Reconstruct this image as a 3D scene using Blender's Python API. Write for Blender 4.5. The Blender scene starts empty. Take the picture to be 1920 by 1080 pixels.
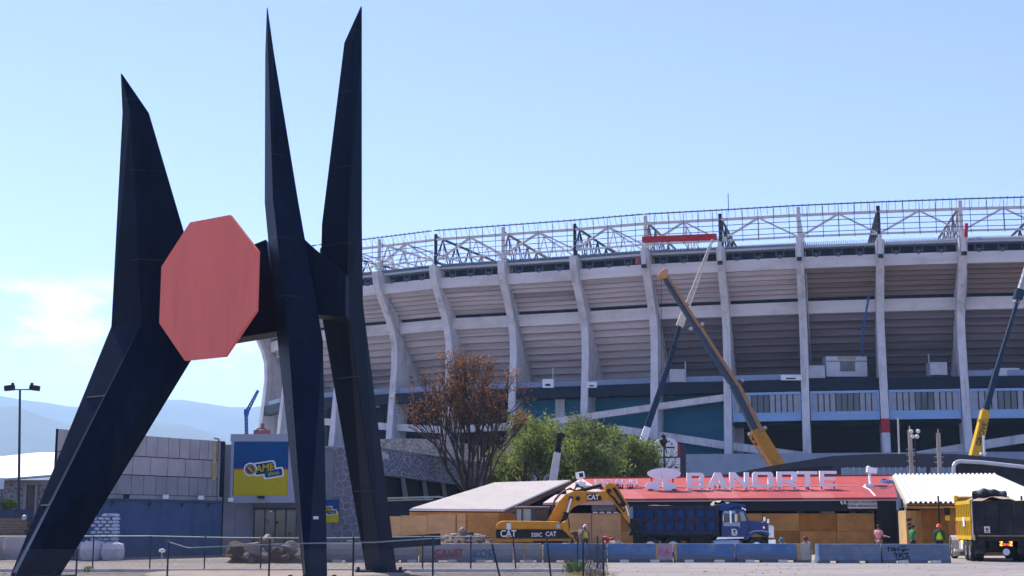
import bpy, bmesh, math, random
from mathutils import Vector, Matrix, noise
random.seed(7)
sc = bpy.context.scene
COL = sc.collection
R = math.radians
F = 2667.0                      # focal length in photograph pixels
PITCH = math.atan((985-540)/F)  # the camera looks up a little
EYE = 1.7
# ------------------------------------------------------------------ camera, sky, sun, exposure
cd = bpy.data.cameras.new('camera'); cam = bpy.data.objects.new('camera', cd); COL.objects.link(cam)
cam.location = (0, 0, EYE); cam.rotation_euler = (math.pi/2+PITCH, 0, 0)
cd.sensor_width = 36; cd.lens = 36*F/1920; cd.clip_start = .5; cd.clip_end = 60000
cd.dof.use_dof = True; cd.dof.focus_distance = 52; cd.dof.aperture_fstop = 3.2
sc.camera = cam
SUN_EL, SUN_AZ = 50, -36        # degrees; azimuth from +Y (view direction) towards +X
w = bpy.data.worlds.new("World"); sc.world = w; w.use_nodes = True
nt = w.node_tree; nt.nodes.clear()
def N(t, **k):
    n = nt.nodes.new(t)
    for a, b in k.items(): setattr(n, a, b)
    return n
L = nt.links.new
sky = N('ShaderNodeTexSky', sky_type='NISHITA', sun_disc=False, sun_elevation=R(SUN_EL), sun_rotation=R(SUN_AZ),
        altitude=2200, air_density=1.0, dust_density=0.25, ozone_density=2.2)
tc = N('ShaderNodeTexCoord'); sep = N('ShaderNodeSeparateXYZ'); L(tc.outputs['Generated'], sep.inputs[0])
mp = N('ShaderNodeMapping'); mp.inputs['Scale'].default_value = (7, 7, 19); mp.inputs['Location'].default_value = (3.1, 1.7, .35); L(tc.outputs['Generated'], mp.inputs[0])
cn = N('ShaderNodeTexNoise'); cn.inputs['Scale'].default_value = 2.3; cn.inputs['Detail'].default_value = 9; cn.inputs['Roughness'].default_value = .62; L(mp.outputs[0], cn.inputs['Vector'])
cr = N('ShaderNodeMapRange'); cr.inputs[1].default_value = .44; cr.inputs[2].default_value = .60; L(cn.outputs['Fac'], cr.inputs[0])
e1 = N('ShaderNodeMapRange', interpolation_type='SMOOTHSTEP'); e1.inputs[1].default_value = .172; e1.inputs[2].default_value = .150; e1.inputs[3].default_value = 0; e1.inputs[4].default_value = 1; L(sep.outputs['Z'], e1.inputs[0])
e2 = N('ShaderNodeMapRange', interpolation_type='SMOOTHSTEP'); e2.inputs[1].default_value = .085; e2.inputs[2].default_value = .125; L(sep.outputs['Z'], e2.inputs[0])
m1 = N('ShaderNodeMath', operation='MULTIPLY'); L(cr.outputs[0], m1.inputs[0]); L(e1.outputs[0], m1.inputs[1])
m2 = N('ShaderNodeMath', operation='MULTIPLY'); L(m1.outputs[0], m2.inputs[0]); L(e2.outputs[0], m2.inputs[1])
m3 = N('ShaderNodeMath', operation='MULTIPLY'); L(m2.outputs[0], m3.inputs[0]); m3.inputs[1].default_value = .8
hs = N('ShaderNodeHueSaturation'); hs.inputs['Saturation'].default_value = 1.02; L(sky.outputs[0], hs.inputs['Color'])
mx = N('ShaderNodeMix', data_type='RGBA'); L(m3.outputs[0], mx.inputs[0]); L(hs.outputs[0], mx.inputs[6]); mx.inputs[7].default_value = (7.2, 6.7, 6.1, 1)
bg = N('ShaderNodeBackground'); bg.inputs[1].default_value = .108; tn = N('ShaderNodeMix', data_type='RGBA', blend_type='MULTIPLY'); tn.inputs[0].default_value = 1; tn.inputs[7].default_value = (1.07, .875, 1.06, 1); L(mx.outputs[2], tn.inputs[6]); L(tn.outputs[2], bg.inputs[0])
wo = N('ShaderNodeOutputWorld'); L(bg.outputs[0], wo.inputs[0])
sd = bpy.data.lights.new('sun', 'SUN'); sd.energy = 4.0; sd.angle = R(.55); sd.color = (1, .95, .87)
sun = bpy.data.objects.new('sun', sd); COL.objects.link(sun)
sv = Vector((math.sin(R(SUN_AZ))*math.cos(R(SUN_EL)), math.cos(R(SUN_AZ))*math.cos(R(SUN_EL)), math.sin(R(SUN_EL))))
sun.rotation_euler = sv.to_track_quat('Z', 'Y').to_euler(); sun.location = (0, 30, 60)
vs = sc.view_settings; vs.view_transform = 'Standard'; vs.look = 'None'; vs.gamma = 1; vs.use_curve_mapping = False; vs.exposure = 1.1
try:
    sc.cycles.max_bounces = 6; sc.cycles.diffuse_bounces = 3; sc.cycles.glossy_bounces = 3; sc.cycles.transparent_max_bounces = 8; sc.cycles.volume_bounces = 1
except Exception: pass

# ------------------------------------------------------------------ helpers
_mats = {}
def M(name, col=None, rough=.65, metal=0, var=.12, scale=1.5, bump=0, streak=0, leaf=0, spec=.18, grime=None, glass=0, transl=0):
    """procedural surface: base colour broken up by noise, optional vertical streaks, stains and fine relief"""
    if name in _mats: return _mats[name]
    m = bpy.data.materials.new(name); m.use_nodes = True; t = m.node_tree; n = t.nodes; l = t.links.new
    b = n['Principled BSDF']; b.inputs['Roughness'].default_value = rough; b.inputs['Metallic'].default_value = metal
    b.inputs['Specular IOR Level'].default_value = spec
    c0 = n.new('ShaderNodeTexCoord'); oi = n.new('ShaderNodeObjectInfo'); ad = n.new('ShaderNodeVectorMath'); ad.operation = 'MULTIPLY_ADD'
    l(oi.outputs['Random'], ad.inputs[0]); ad.inputs[1].default_value = (37, 23, 31); l(c0.outputs['Object'], ad.inputs[2])   # copies do not repeat each other's stains
    class _C: outputs = {'Object': ad.outputs[0]}
    c = _C
    if leaf:
        g = n.new('ShaderNodeNewGeometry'); fac = g.outputs['Random Per Island']
    else:
        nz = n.new('ShaderNodeTexNoise'); nz.inputs['Scale'].default_value = scale; nz.inputs['Detail'].default_value = 6; nz.inputs['Roughness'].default_value = .65
        if streak:
            q = n.new('ShaderNodeMapping'); q.inputs['Scale'].default_value = (streak, streak, .25); l(c.outputs['Object'], q.inputs[0]); l(q.outputs[0], nz.inputs['Vector'])
        else: l(c.outputs['Object'], nz.inputs['Vector'])
        r = n.new('ShaderNodeMapRange'); r.inputs[1].default_value = .28; r.inputs[2].default_value = .72; l(nz.outputs['Fac'], r.inputs[0]); fac = r.outputs[0]
    mixn = n.new('ShaderNodeMix'); mixn.data_type = 'RGBA'; l(fac, mixn.inputs[0])
    mixn.inputs[6].default_value = (*[max(0, x*(1-var)) for x in col], 1); mixn.inputs[7].default_value = (*[min(1, x*(1+var)) for x in col], 1)
    if leaf and leaf is not True and not isinstance(leaf, (int, float)):
        mixn.inputs[6].default_value = (*col, 1); mixn.inputs[7].default_value = (*leaf, 1)
    out = mixn.outputs[2]
    if grime:
        gz = n.new('ShaderNodeTexNoise'); gz.inputs['Scale'].default_value = grime[1]; gz.inputs['Detail'].default_value = 8; gz.inputs['Roughness'].default_value = .7
        if len(grime) > 3:
            q2 = n.new('ShaderNodeMapping'); q2.inputs['Scale'].default_value = grime[3]; l(c.outputs['Object'], q2.inputs[0]); l(q2.outputs[0], gz.inputs['Vector'])
        else: l(c.outputs['Object'], gz.inputs['Vector'])
        gr = n.new('ShaderNodeMapRange'); gr.inputs[1].default_value = .5; gr.inputs[2].default_value = .72; gr.inputs[4].default_value = grime[2]; l(gz.outputs['Fac'], gr.inputs[0])
        gm = n.new('ShaderNodeMix'); gm.data_type = 'RGBA'; l(gr.outputs[0], gm.inputs[0]); l(out, gm.inputs[6]); gm.inputs[7].default_value = (*grime[0], 1); out = gm.outputs[2]
    l(out, b.inputs['Base Color'])
    if bump:
        bz = n.new('ShaderNodeTexNoise'); bz.inputs['Scale'].default_value = scale*12; bz.inputs['Detail'].default_value = 4; l(c.outputs['Object'], bz.inputs['Vector'])
        bp = n.new('ShaderNodeBump'); bp.inputs['Strength'].default_value = bump; bp.inputs['Distance'].default_value = .03; l(bz.outputs['Fac'], bp.inputs['Height']); l(bp.outputs[0], b.inputs['Normal'])
    if transl:
        tr = n.new('ShaderNodeBsdfTranslucent'); l(out, tr.inputs[0]); ms = n.new('ShaderNodeMixShader'); ms.inputs[0].default_value = transl
        l(b.outputs[0], ms.inputs[1]); l(tr.outputs[0], ms.inputs[2]); l(ms.outputs[0], n['Material Output'].inputs[0])
    _mats[name] = m; return m

def P(px, py, Y):
    """the point at forward distance Y that the photograph shows at pixel (px, py)"""
    v = (540-py)/F; D = Y/(math.cos(PITCH)-v*math.sin(PITCH))
    return Vector(((px-960)/F*D, Y, EYE+D*(math.sin(PITCH)+v*math.cos(PITCH))))
def U(Y): return Y/F            # metres per photograph pixel at distance Y

class MB:
    def __init__(s): s.v = []; s.f = []; s.mi = []
    def add(s, vs, fs, mi=0):
        o = len(s.v); s.v += [tuple(p) for p in vs]; s.f += [[i+o for i in f] for f in fs]; s.mi += [mi]*len(fs); return s
    def box(s, c, d, rot=None, mi=0):
        x, y, z = d[0]/2, d[1]/2, d[2]/2
        vs = [Vector(p) for p in ((-x,-y,-z),(x,-y,-z),(x,y,-z),(-x,y,-z),(-x,-y,z),(x,-y,z),(x,y,z),(-x,y,z))]
        if rot is not None: vs = [rot @ p for p in vs]
        c = Vector(c)
        return s.add([p+c for p in vs], [(0,3,2,1),(4,5,6,7),(0,1,5,4),(1,2,6,5),(2,3,7,6),(3,0,4,7)], mi)
    def bx(s, x0, x1, y0, y1, z0, z1, mi=0):
        return s.box(((x0+x1)/2,(y0+y1)/2,(z0+z1)/2), (abs(x1-x0),abs(y1-y0),abs(z1-z0)), None, mi)
    def hexa(s, b, t, mi=0):
        return s.add(list(b)+list(t), [(0,3,2,1),(4,5,6,7),(0,1,5,4),(1,2,6,5),(2,3,7,6),(3,0,4,7)], mi)
    def prism(s, pts, off, mi=0):
        n = len(pts); off = Vector(off); a = [Vector(p) for p in pts]
        return s.add(a+[p+off for p in a], [list(range(n))[::-1], list(range(n, 2*n))]+[(i, (i+1)%n, n+(i+1)%n, n+i) for i in range(n)], mi)
    def pxprism(s, pts, Y, y0, y1, mi=0):
        """outline given in photograph pixels at distance Y, real thickness from Y+y0 to Y+y1"""
        a = [P(x, y, Y) for x, y in pts]
        return s.prism([(p.x, Y+y0, p.z) for p in a], (0, y1-y0, 0), mi)
    def tube(s, a, b, r, n=6, r2=None, mi=0, cap=True):
        a, b = Vector(a), Vector(b); d = b-a
        if d.length < 1e-6: return s
        q = d.to_track_quat('Z', 'Y'); r2 = r if r2 is None else r2; vs = []
        for k in range(n):
            t = 2*math.pi*k/n; vs.append(a+q@Vector((r*math.cos(t), r*math.sin(t), 0)))
        for k in range(n):
            t = 2*math.pi*k/n; vs.append(b+q@Vector((r2*math.cos(t), r2*math.sin(t), 0)))
        fs = [(k, (k+1)%n, n+(k+1)%n, n+k) for k in range(n)]
        if cap: fs += [list(range(n))[::-1], list(range(n, 2*n))]
        return s.add(vs, fs, mi)
    def path(s, pts, r, n=6, mi=0):
        for a, b in zip(pts, pts[1:]): s.tube(a, b, r, n, None, mi)
        return s
    def beam(s, a, b, w, h, mi=0, up=(0,0,1)):
        a, b = Vector(a), Vector(b); d = (b-a).normalized(); up = Vector(up)
        if abs(d.dot(up)) > .98: up = Vector((0,1,0))
        x = d.cross(up).normalized()*w/2; y = x.cross(d).normalized()*h/2
        return s.hexa([a-x-y, a+x-y, a+x+y, a-x+y], [b-x-y, b+x-y, b+x+y, b-x+y], mi)
    def lathe(s, c, prof, n=12, axis='Z', mi=0):
        c = Vector(c); vs = []; m = len(prof)
        for k in range(n):
            t = 2*math.pi*k/n
            for r, z in prof:
                p = (r*math.cos(t), r*math.sin(t), z) if axis == 'Z' else ((r*math.cos(t), z, r*math.sin(t)) if axis == 'Y' else (z, r*math.cos(t), r*math.sin(t)))
                vs.append(c+Vector(p))
        fs = [(k*m+j, ((k+1)%n)*m+j, ((k+1)%n)*m+j+1, k*m+j+1) for k in range(n) for j in range(m-1)]
        return s.add(vs, fs, mi)
    def grid(s, fn, nu, nv, mi=0):
        vs = [fn(i/nu, j/nv) for j in range(nv+1) for i in range(nu+1)]
        return s.add(vs, [(j*(nu+1)+i, j*(nu+1)+i+1, (j+1)*(nu+1)+i+1, (j+1)*(nu+1)+i) for j in range(nv) for i in range(nu)], mi)
    def mesh(s, name, mats, off=(0,0,0), smooth=False):
        me = bpy.data.meshes.new(name); o = Vector(off)
        me.from_pydata([tuple(Vector(p)-o) for p in s.v], [], s.f)
        for m in (mats if isinstance(mats, (list, tuple)) else [mats]): me.materials.append(m)
        if any(s.mi): me.polygons.foreach_set('material_index', s.mi)
        bm = bmesh.new(); bm.from_mesh(me); bmesh.ops.recalc_face_normals(bm, faces=bm.faces); bm.to_mesh(me); bm.free()
        if smooth: me.polygons.foreach_set('use_smooth', [True]*len(me.polygons))
        me.update(); return me

def tag(o, label=None, cat=None, group=None, kind=None):
    if label: o['label'] = label
    if cat: o['category'] = cat
    if group: o['group'] = group
    if kind: o['kind'] = kind
    return o
def thing(name, loc, label, cat, group=None, rotz=0):
    o = bpy.data.objects.new(name, None); o.empty_display_size = .3; COL.objects.link(o)
    o.location = loc; o.rotation_euler = (0, 0, rotz); return tag(o, label, cat, group)
def link(name, me, parent=None, loc=(0,0,0), rotz=0, scale=None, rot=None):
    o = bpy.data.objects.new(name, me); COL.objects.link(o); o.location = loc; o.rotation_euler = rot if rot else (0, 0, rotz)
    if scale: o.scale = scale
    if parent: o.parent = parent
    return o
def rootloc(t):                 # world position of a thing or of its part
    p = Vector(t.location)
    while t.parent: t = t.parent; p = p+Vector(t.location)
    return p
def part(name, mb, mats, parent, world=True, smooth=False, bevel=0, origin=None):
    """a child mesh; world=True: the MB holds world coordinates (parents are not rotated)"""
    if world and origin is None: origin = rootloc(parent)
    me = mb.mesh(name, mats, origin if world else (0,0,0), smooth)
    o = link(name, me, parent)
    if bevel:
        b = o.modifiers.new('bevel', 'BEVEL'); b.width = bevel; b.segments = 2; b.limit_method = 'ANGLE'
    return o
def single(name, mb, mats, label, cat, group=None, smooth=False, bevel=0, kind=None):
    c = sum((Vector(v) for v in mb.v), Vector())/max(1, len(mb.v)); c.z = min(v[2] for v in mb.v)
    me = mb.mesh(name, mats, c, smooth); o = link(name, me, None, c)
    if bevel:
        b = o.modifiers.new('bevel', 'BEVEL'); b.width = bevel; b.segments = 2; b.limit_method = 'ANGLE'
    return tag(o, label, cat, group, kind)
def struct(name, mb, mats, smooth=False, kind='structure'):
    return tag(link(name, mb.mesh(name, mats, (0,0,0), smooth)), None, None, None, kind)
def text(name, body, loc, h, mat, parent, width=1.0, bold=.02, ext=.01, rotz=0, shear=0, spin=0, align='CENTER', world=True):
    """lettering that faces the viewer's side of the place (-Y before rotz); h = capital height"""
    c = bpy.data.curves.new(name, 'FONT'); c.body = body; c.size = h/.70; c.align_x = align; c.align_y = 'CENTER'
    c.extrude = ext; c.offset = bold*h; c.shear = shear; c.resolution_u = 3; c.materials.append(mat)
    o = bpy.data.objects.new(name, c); COL.objects.link(o)
    l = Vector(loc)
    if parent:
        o.parent = parent
        if world: l = l-rootloc(parent)
    o.matrix_local = Matrix.Translation(l) @ Matrix.Rotation(rotz, 4, 'Z') @ Matrix.Rotation(math.pi/2, 4, 'X') @ Matrix.Rotation(spin, 4, 'Z') @ Matrix.Diagonal((width, 1, 1, 1))
    return o
def shape2d(name, loops, loc, mat, parent, ext=.02, rotz=0, sx=1, sz=1):
    """flat sign shapes with holes: loops of (x, z) in metres, filled and given thickness"""
    c = bpy.data.curves.new(name, 'CURVE'); c.dimensions = '2D'; c.fill_mode = 'BOTH'; c.extrude = ext
    for lp in loops:
        s = c.splines.new('POLY'); s.points.add(len(lp)-1); s.use_cyclic_u = True
        for p, q in zip(s.points, lp): p.co = (q[0]*sx, q[1]*sz, 0, 1)
    c.materials.append(mat)
    o = bpy.data.objects.new(name, c); COL.objects.link(o); l = Vector(loc)
    if parent: o.parent = parent; l = l-rootloc(parent)
    o.matrix_local = Matrix.Translation(l) @ Matrix.Rotation(rotz, 4, 'Z') @ Matrix.Rotation(math.pi/2, 4, 'X')
    return o
def ribbon(mb, pts, wd, y, off=.006):
    """painted stroke: (x, z) points on a wall facing -Y at depth y"""
    for (x0, z0), (x1, z1) in zip(pts, pts[1:]):
        d = Vector((x1-x0, z1-z0)); 
        if d.length < 1e-5: continue
        d.normalize(); n = Vector((-d.y, d.x))*wd/2; e = d*wd*.3
        mb.add([(x0-e.x+n.x, y-off, z0-e.y+n.y), (x0-e.x-n.x, y-off, z0-e.y-n.y), (x1+e.x-n.x, y-off, z1+e.y-n.y), (x1+e.x+n.x, y-off, z1+e.y+n.y)], [(0,1,2,3)]); off += .0004
    return off
def rock_mb(mb, c, r, seed, n=2, mi=0):
    rr_ = random.Random(seed*7+1); pl_ = []
    for _ in range(9):
        d_ = Vector((rr_.gauss(0,1),rr_.gauss(0,1),rr_.gauss(0,.8))).normalized(); pl_.append((d_, rr_.uniform(.55,.9)))
    bm = bmesh.new(); bmesh.ops.create_icosphere(bm, subdivisions=n, radius=1); sx = [r*random.uniform(.7, 1.25) for _ in range(3)]; sx[2] *= .62
    vs = []
    for v in bm.verts:
        p = v.co.copy(); k = 1+.30*noise.noise(p*1.3+Vector((seed*3.1, seed, 0)))+.12*noise.noise(p*4.1+Vector((0, seed*2.3, 0)))
        for d_, e_ in pl_:
            h_ = p.dot(d_)
            if h_ > e_: p = p-d_*(h_-e_)*.92
        vs.append((c[0]+p.x*sx[0]*k, c[1]+p.y*sx[1]*k, c[2]+p.z*sx[2]*k))
    fs = [[v.index for v in f.verts] for f in bm.faces]; bm.free()
    return mb.add(vs, fs, mi)

# materials
CONC = M('concrete', (.62,.60,.60), .85, var=.13, scale=.6, bump=.25, grime=((.2,.17,.15), .6, .65, (1.3,1.3,.14)))
CONCB = M('concrete_beam', (.66,.61,.585), .85, var=.14, scale=.8, bump=.2, grime=((.22,.17,.14), .7, .6, (1.2,1,.15)))
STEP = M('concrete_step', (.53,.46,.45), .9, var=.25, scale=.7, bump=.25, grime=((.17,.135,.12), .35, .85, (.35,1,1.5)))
STEPB_SHADE = M('concrete_step_brown_shade', (.17,.140,.155), .9, var=.28, scale=.7, bump=.25, grime=((.07,.055,.05), .35, .85, (.35,1,1.5)))  # brownish concrete with the lower tier's deeper shade put into its colour
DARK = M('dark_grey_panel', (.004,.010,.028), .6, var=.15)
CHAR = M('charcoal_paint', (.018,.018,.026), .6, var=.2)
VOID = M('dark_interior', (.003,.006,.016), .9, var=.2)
WHITE = M('white_steel', (.62,.60,.60), .5, var=.08, grime=((.35,.22,.16), 1.5, .35))
BLACKS = M('black_steel', (.012,.012,.016), .45, var=.3)
BROWNS = M('brown_steel', (.22,.16,.13), .6, var=.3)
RED = M('red_steel', (.42,.02,.03), .5, var=.12)
GALV = M('galvanised_steel', (.42,.44,.46), .5, .3, var=.15)
RAILB = M('blue_grey_steel', (.08,.10,.15), .5, .2, var=.2)
YEL = M('machine_yellow', (.66,.28,.022), .45, var=.12, grime=((.25,.15,.07), 2.0, .5))
WHITEP = M('white_paint', (.78,.78,.78), .5, var=.05)
BLACKP = M('black_paint', (.02,.02,.022), .5, var=.2)
RUB = M('tyre_rubber', (.028,.027,.027), .85, var=.3, scale=6, grime=((.2,.17,.14), 3, .5))
CHROME = M('chrome', (.75,.77,.8), .18, 1, var=.05)
GLASS = M('dark_glass', (.03,.045,.05), .08, var=.1, spec=.8)
PLY = M('plywood', (.50,.245,.07), .7, var=.28, scale=1.1, grime=((.24,.12,.045), 1.6, .45, (.5,1,2.2)))
PLYD = M('plywood_dark', (.37,.155,.03), .75, var=.25, scale=1.3, grime=((.2,.1,.04), 1.8, .5, (.5,1,2.2)))
WOODB = M('weathered_wood', (.17,.13,.10), .85, var=.3, scale=3)
SOIL = M('soil', (.20,.145,.105), .95, var=.4, scale=2.2, bump=.5)
ROCKM = M('broken_rock', (.27,.215,.185), .92, var=.35, scale=1.8, bump=.5)
ROCKD = M('dark_rock', (.12,.085,.065), .92, var=.4, scale=1.8, bump=.5)
CREAM = M('cream_sheet_metal', (.62,.58,.53), .5, var=.07, scale=.8)
# ------------------------------------------------------------------ setting: ground, hills, haze
ASPH = M('plaza_asphalt', (.255,.222,.208), .85, var=.14, scale=.35, bump=.2, grime=((.17,.15,.155), .14, .85, (1,2.5,1)))
GRAV = M('gravel_dirt', (.17,.145,.13), .95, var=.3, scale=3.5, bump=.6, grime=((.26,.22,.185), .25, .7))
DUST = M('dusty_ground', (.33,.27,.225), .95, var=.18, scale=.5, bump=.3, grime=((.22,.18,.15), .4, .5))
def crack(m, sc_, wid, col):    # wandering hairline cracks and seams in the paving
    t = m.node_tree; n = t.nodes; l = t.links.new; b = n['Principled BSDF']; src = b.inputs['Base Color'].links[0].from_socket
    c = n.new('ShaderNodeTexCoord'); z = n.new('ShaderNodeTexNoise'); z.inputs['Scale'].default_value = .7; z.inputs['Detail'].default_value = 5; l(c.outputs['Object'], z.inputs['Vector'])
    a = n.new('ShaderNodeVectorMath'); a.operation = 'MULTIPLY_ADD'; l(z.outputs['Color'], a.inputs[0]); a.inputs[1].default_value = (1.6,1.6,0); l(c.outputs['Object'], a.inputs[2])
    v = n.new('ShaderNodeTexVoronoi'); v.feature = 'DISTANCE_TO_EDGE'; v.inputs['Scale'].default_value = sc_; l(a.outputs[0], v.inputs['Vector'])
    r = n.new('ShaderNodeMapRange'); r.inputs[1].default_value = wid*.4; r.inputs[2].default_value = wid; r.inputs[3].default_value = .75; r.inputs[4].default_value = 0; l(v.outputs['Distance'], r.inputs[0])
    x = n.new('ShaderNodeMix'); x.data_type = 'RGBA'; l(r.outputs[0], x.inputs[0]); l(src, x.inputs[6]); x.inputs[7].default_value = (*col, 1)
    w_ = n.new('ShaderNodeTexNoise'); w_.inputs['Scale'].default_value = 1; w_.inputs['Detail'].default_value = 4; q = n.new('ShaderNodeMapping'); q.inputs['Scale'].default_value = (.05,1.1,1); q.inputs['Rotation'].default_value = (0,0,.12); l(c.outputs['Object'], q.inputs[0]); l(q.outputs[0], w_.inputs['Vector'])
    s = n.new('ShaderNodeMapRange'); s.inputs[1].default_value = .54; s.inputs[2].default_value = .66; s.inputs[4].default_value = .35; l(w_.outputs['Fac'], s.inputs[0])
    y = n.new('ShaderNodeMix'); y.data_type = 'RGBA'; l(s.outputs[0], y.inputs[0]); l(x.outputs[2], y.inputs[6]); y.inputs[7].default_value = (*[k*1.4 for k in col], 1); l(y.outputs[2], b.inputs['Base Color'])
crack(ASPH, .22, .012, (.10,.09,.09))
g = MB(); g.add([(-9500,-9500,0),(9500,-9500,0),(9500,9500,0),(-9500,9500,0)], [(0,1,2,3)]); struct('ground', g, ASPH)
def blob(xs, z, jit, seed):     # flat sheet with an uneven outline
    rnd = random.Random(seed); pts = []
    for (a, b) in zip(xs, xs[1:]+xs[:1]):
        for k in range(8):
            t = k/8; pts.append((a[0]+(b[0]-a[0])*t+rnd.uniform(-jit, jit), a[1]+(b[1]-a[1])*t+rnd.uniform(-jit, jit), z))
    m = MB(); m.add(pts, [list(range(len(pts)))]); return m
struct('dirt_ground', blob([(-60,20),(2.6,20),(3.4,53),(-60,54)], .004, .35, 1), GRAV)
struct('dusty_yard', blob([(-40,70.5),(42,70.5),(45,90),(-40,92)], .004, .4, 2), DUST)
struct('light_pavement', blob([(-50,55.5),(-6,55.5),(-3,66),(-50,66)], .004, .3, 3), DUST)
k = MB(); k.bx(-60, 3.2, 53.6, 53.85, 0, .11); struct('kerb', k, CONC)
pad = MB(); pad.lathe((-8.2, 51.5, 0), [(0,.06),(4.6,.06),(4.7,0)], 40); struct('sculpture_pad', pad, DUST)
HILL = M('hill_scrub', (.09,.10,.075), .95, var=.3, scale=.004)
def ridge(name, Y, depth, prof, seed, rough):
    m = MB(); n = 150; xs = [prof[0][0]+(prof[-1][0]-prof[0][0])*i/n for i in range(n+1)]
    def top(x):
        for (x0, y0), (x1, y1) in zip(prof, prof[1:]):
            if x0 <= x <= x1:
                t = (x-x0)/(x1-x0); t = t*t*(3-2*t); return y0+(y1-y0)*t
        return prof[-1][1]
    def fn(u, v):
        x = prof[0][0]+(prof[-1][0]-prof[0][0])*u; p = P(x, top(x), Y)
        h = p.z*(1-(abs(v-.6)/.6)**1.3) if v < .6 else p.z*(1-((v-.6)/.4)**1.3)
        y = Y+(v-.6)*depth; h += h*rough*noise.noise(Vector((p.x/500, y/500, seed)))
        if v in (0, 1): h = -.9
        return (p.x*y/Y if v < .6 else p.x, y, h)
    m.grid(fn, n, 14); return struct(name, m, HILL, True)
ridge('hill_ridge', 7800, 3000, [(-2300,780),(-1500,760),(-300,720),(60,745),(170,762),(330,752),(470,768),(560,756),(700,770),(1400,790),(2600,760),(4200,780)], 1, .10)
ridge('hill_slope', 5200, 2200, [(-4500,850),(-1200,810),(-200,768),(40,762),(140,806),(300,800),(430,822),(560,812),(700,835),(1500,850),(3000,820),(5200,850)], 5, .12)

# ------------------------------------------------------------------ stadium
cpx = [478,514,617,725,830,955,1092,1225,1365,1513,1663,1818,1980,2145]
cY = [252,240.5,231.5,226,220.5,216.8,212.9,208.7,206,203,200.8,198.9,197.4,196.2]
base = [Vector((P(x, 845, y).x, y)) for x, y in zip(cpx, cY)]
tang = []
for i in range(len(base)):
    a = base[max(0, i-1)]; b = base[min(len(base)-1, i+1)]; tang.append((b-a).normalized())
tang[0] = Vector((.62,-.78)).normalized()
CB = [b+Vector((-t.y, t.x))*1.8 for b, t in zip(base, tang)]
stad = thing('stadium', (CB[9].x, CB[9].y, 11.3), 'big round concrete stadium with curved fins and bare steel roof rim', 'stadium')
SO = rootloc(stad)
def on_col(name, me, i, parent=None):
    t = tang[i]; return link(name, me, parent or stad, Vector((CB[i].x, CB[i].y, 0))-(SO if parent is None else Vector()), math.atan2(t.y, t.x))
def on_bay(name, me, i, parent=None, wd=1.0, gap=.3):
    a, b = CB[i], CB[i+1]; d = b-a; c = (a+b)/2
    return link(name, me, parent or stad, Vector((c.x, c.y, 0))-(SO if parent is None else Vector()), math.atan2(d.y, d.x), ((d.length-gap)*wd, 1, 1) if wd else None)
FIN_O = [(1.9,10.3),(1.15,17),(.45,23.5),(.05,27.5),(.2,30.3),(.9,32.4),(2.0,34.4),(3.5,36.5),(4.8,38.3),(5.5,39.7),(5.8,41.5)]
FIN_I = [(-.2,41.5),(-.4,39.2),(-1.6,36),(-2.9,33),(-3.9,30.5),(-4.0,27),(-3.2,20),(-2.2,10.3)]
m = MB(); m.prism([(-.55,-r,z) for r, z in FIN_O+FIN_I], (1.1,0,0)); fin = m.mesh('fin', CONC)
m = MB(); m.beam((0,2.4,30.2), (0,10.6,21.9), .85, 1.7); raker = m.mesh('raker_beam', CONC)
m = MB(); m.path([(.75,-2.6,40.8),(.75,-2.6,36.8),(.75,-.8,33.6),(.75,8.2,23.6)], .11, 6); pipe = m.mesh('downpipe', GALV)
m = MB(); m.prism([(-.57,-r,z) for r, z in [(1.42,14.6),(1.22,16.6),(-1.2,16.6),(-1.2,14.6)]], (1.14,0,0)); collar = m.mesh('painted_band', RED)
for i in range(len(CB)):
    on_col('fin', fin, i); on_col('raker_beam', raker, i)
    if i % 2 == 1 or i < 4: on_col('downpipe', pipe, i)
c_ = on_col('painted_band', collar, 10); c_['label'] = 'red painted band on a fin'
m = MB()
for zz, rr in ((11.9,2.02), (11.5,2.02)): m.box((.25,-rr,12.0), (.16,.1,.2)); m.box((-.25,-rr,12.0), (.16,.1,.2)); break
# --- concrete between the fins
def bar(r0, r1, z0, z1, x0=-.5, x1=.5): m = MB(); m.bx(x0, x1, -r0, -r1, z0, z1); return m
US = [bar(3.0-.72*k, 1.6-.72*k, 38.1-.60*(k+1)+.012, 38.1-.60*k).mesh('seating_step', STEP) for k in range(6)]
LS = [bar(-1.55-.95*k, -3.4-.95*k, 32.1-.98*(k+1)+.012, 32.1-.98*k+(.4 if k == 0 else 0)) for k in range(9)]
LSA = [b.mesh('seating_step', STEP) for b in LS]; LSB = [b.mesh('seating_step', STEPB_SHADE) for b in LS]
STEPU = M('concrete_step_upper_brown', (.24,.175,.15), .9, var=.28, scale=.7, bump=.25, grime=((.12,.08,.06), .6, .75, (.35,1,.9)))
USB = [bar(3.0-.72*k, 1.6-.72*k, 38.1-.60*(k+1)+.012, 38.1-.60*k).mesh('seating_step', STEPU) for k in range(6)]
FASC = bar(3.9, 3.0, 38.1, 39.75).mesh('fascia_panel', CONCB)
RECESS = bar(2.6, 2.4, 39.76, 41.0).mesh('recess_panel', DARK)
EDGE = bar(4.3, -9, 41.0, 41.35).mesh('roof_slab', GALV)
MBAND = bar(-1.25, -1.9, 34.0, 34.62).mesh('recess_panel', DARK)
MBEAM = bar(-.5, -1.7, 32.15, 33.95).mesh('ring_beam', CONCB)
PARAP = bar(-.1, -.25, 22.5, 23.35)
PARM = PARAP.mesh('parapet', M('balcony_panel', (.21,.27,.36), .5, var=.3, scale=.6))
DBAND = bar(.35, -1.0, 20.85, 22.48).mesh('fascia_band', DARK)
DECK = bar(.3, -11, 22.3, 22.47).mesh('deck_slab', CONC)
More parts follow.
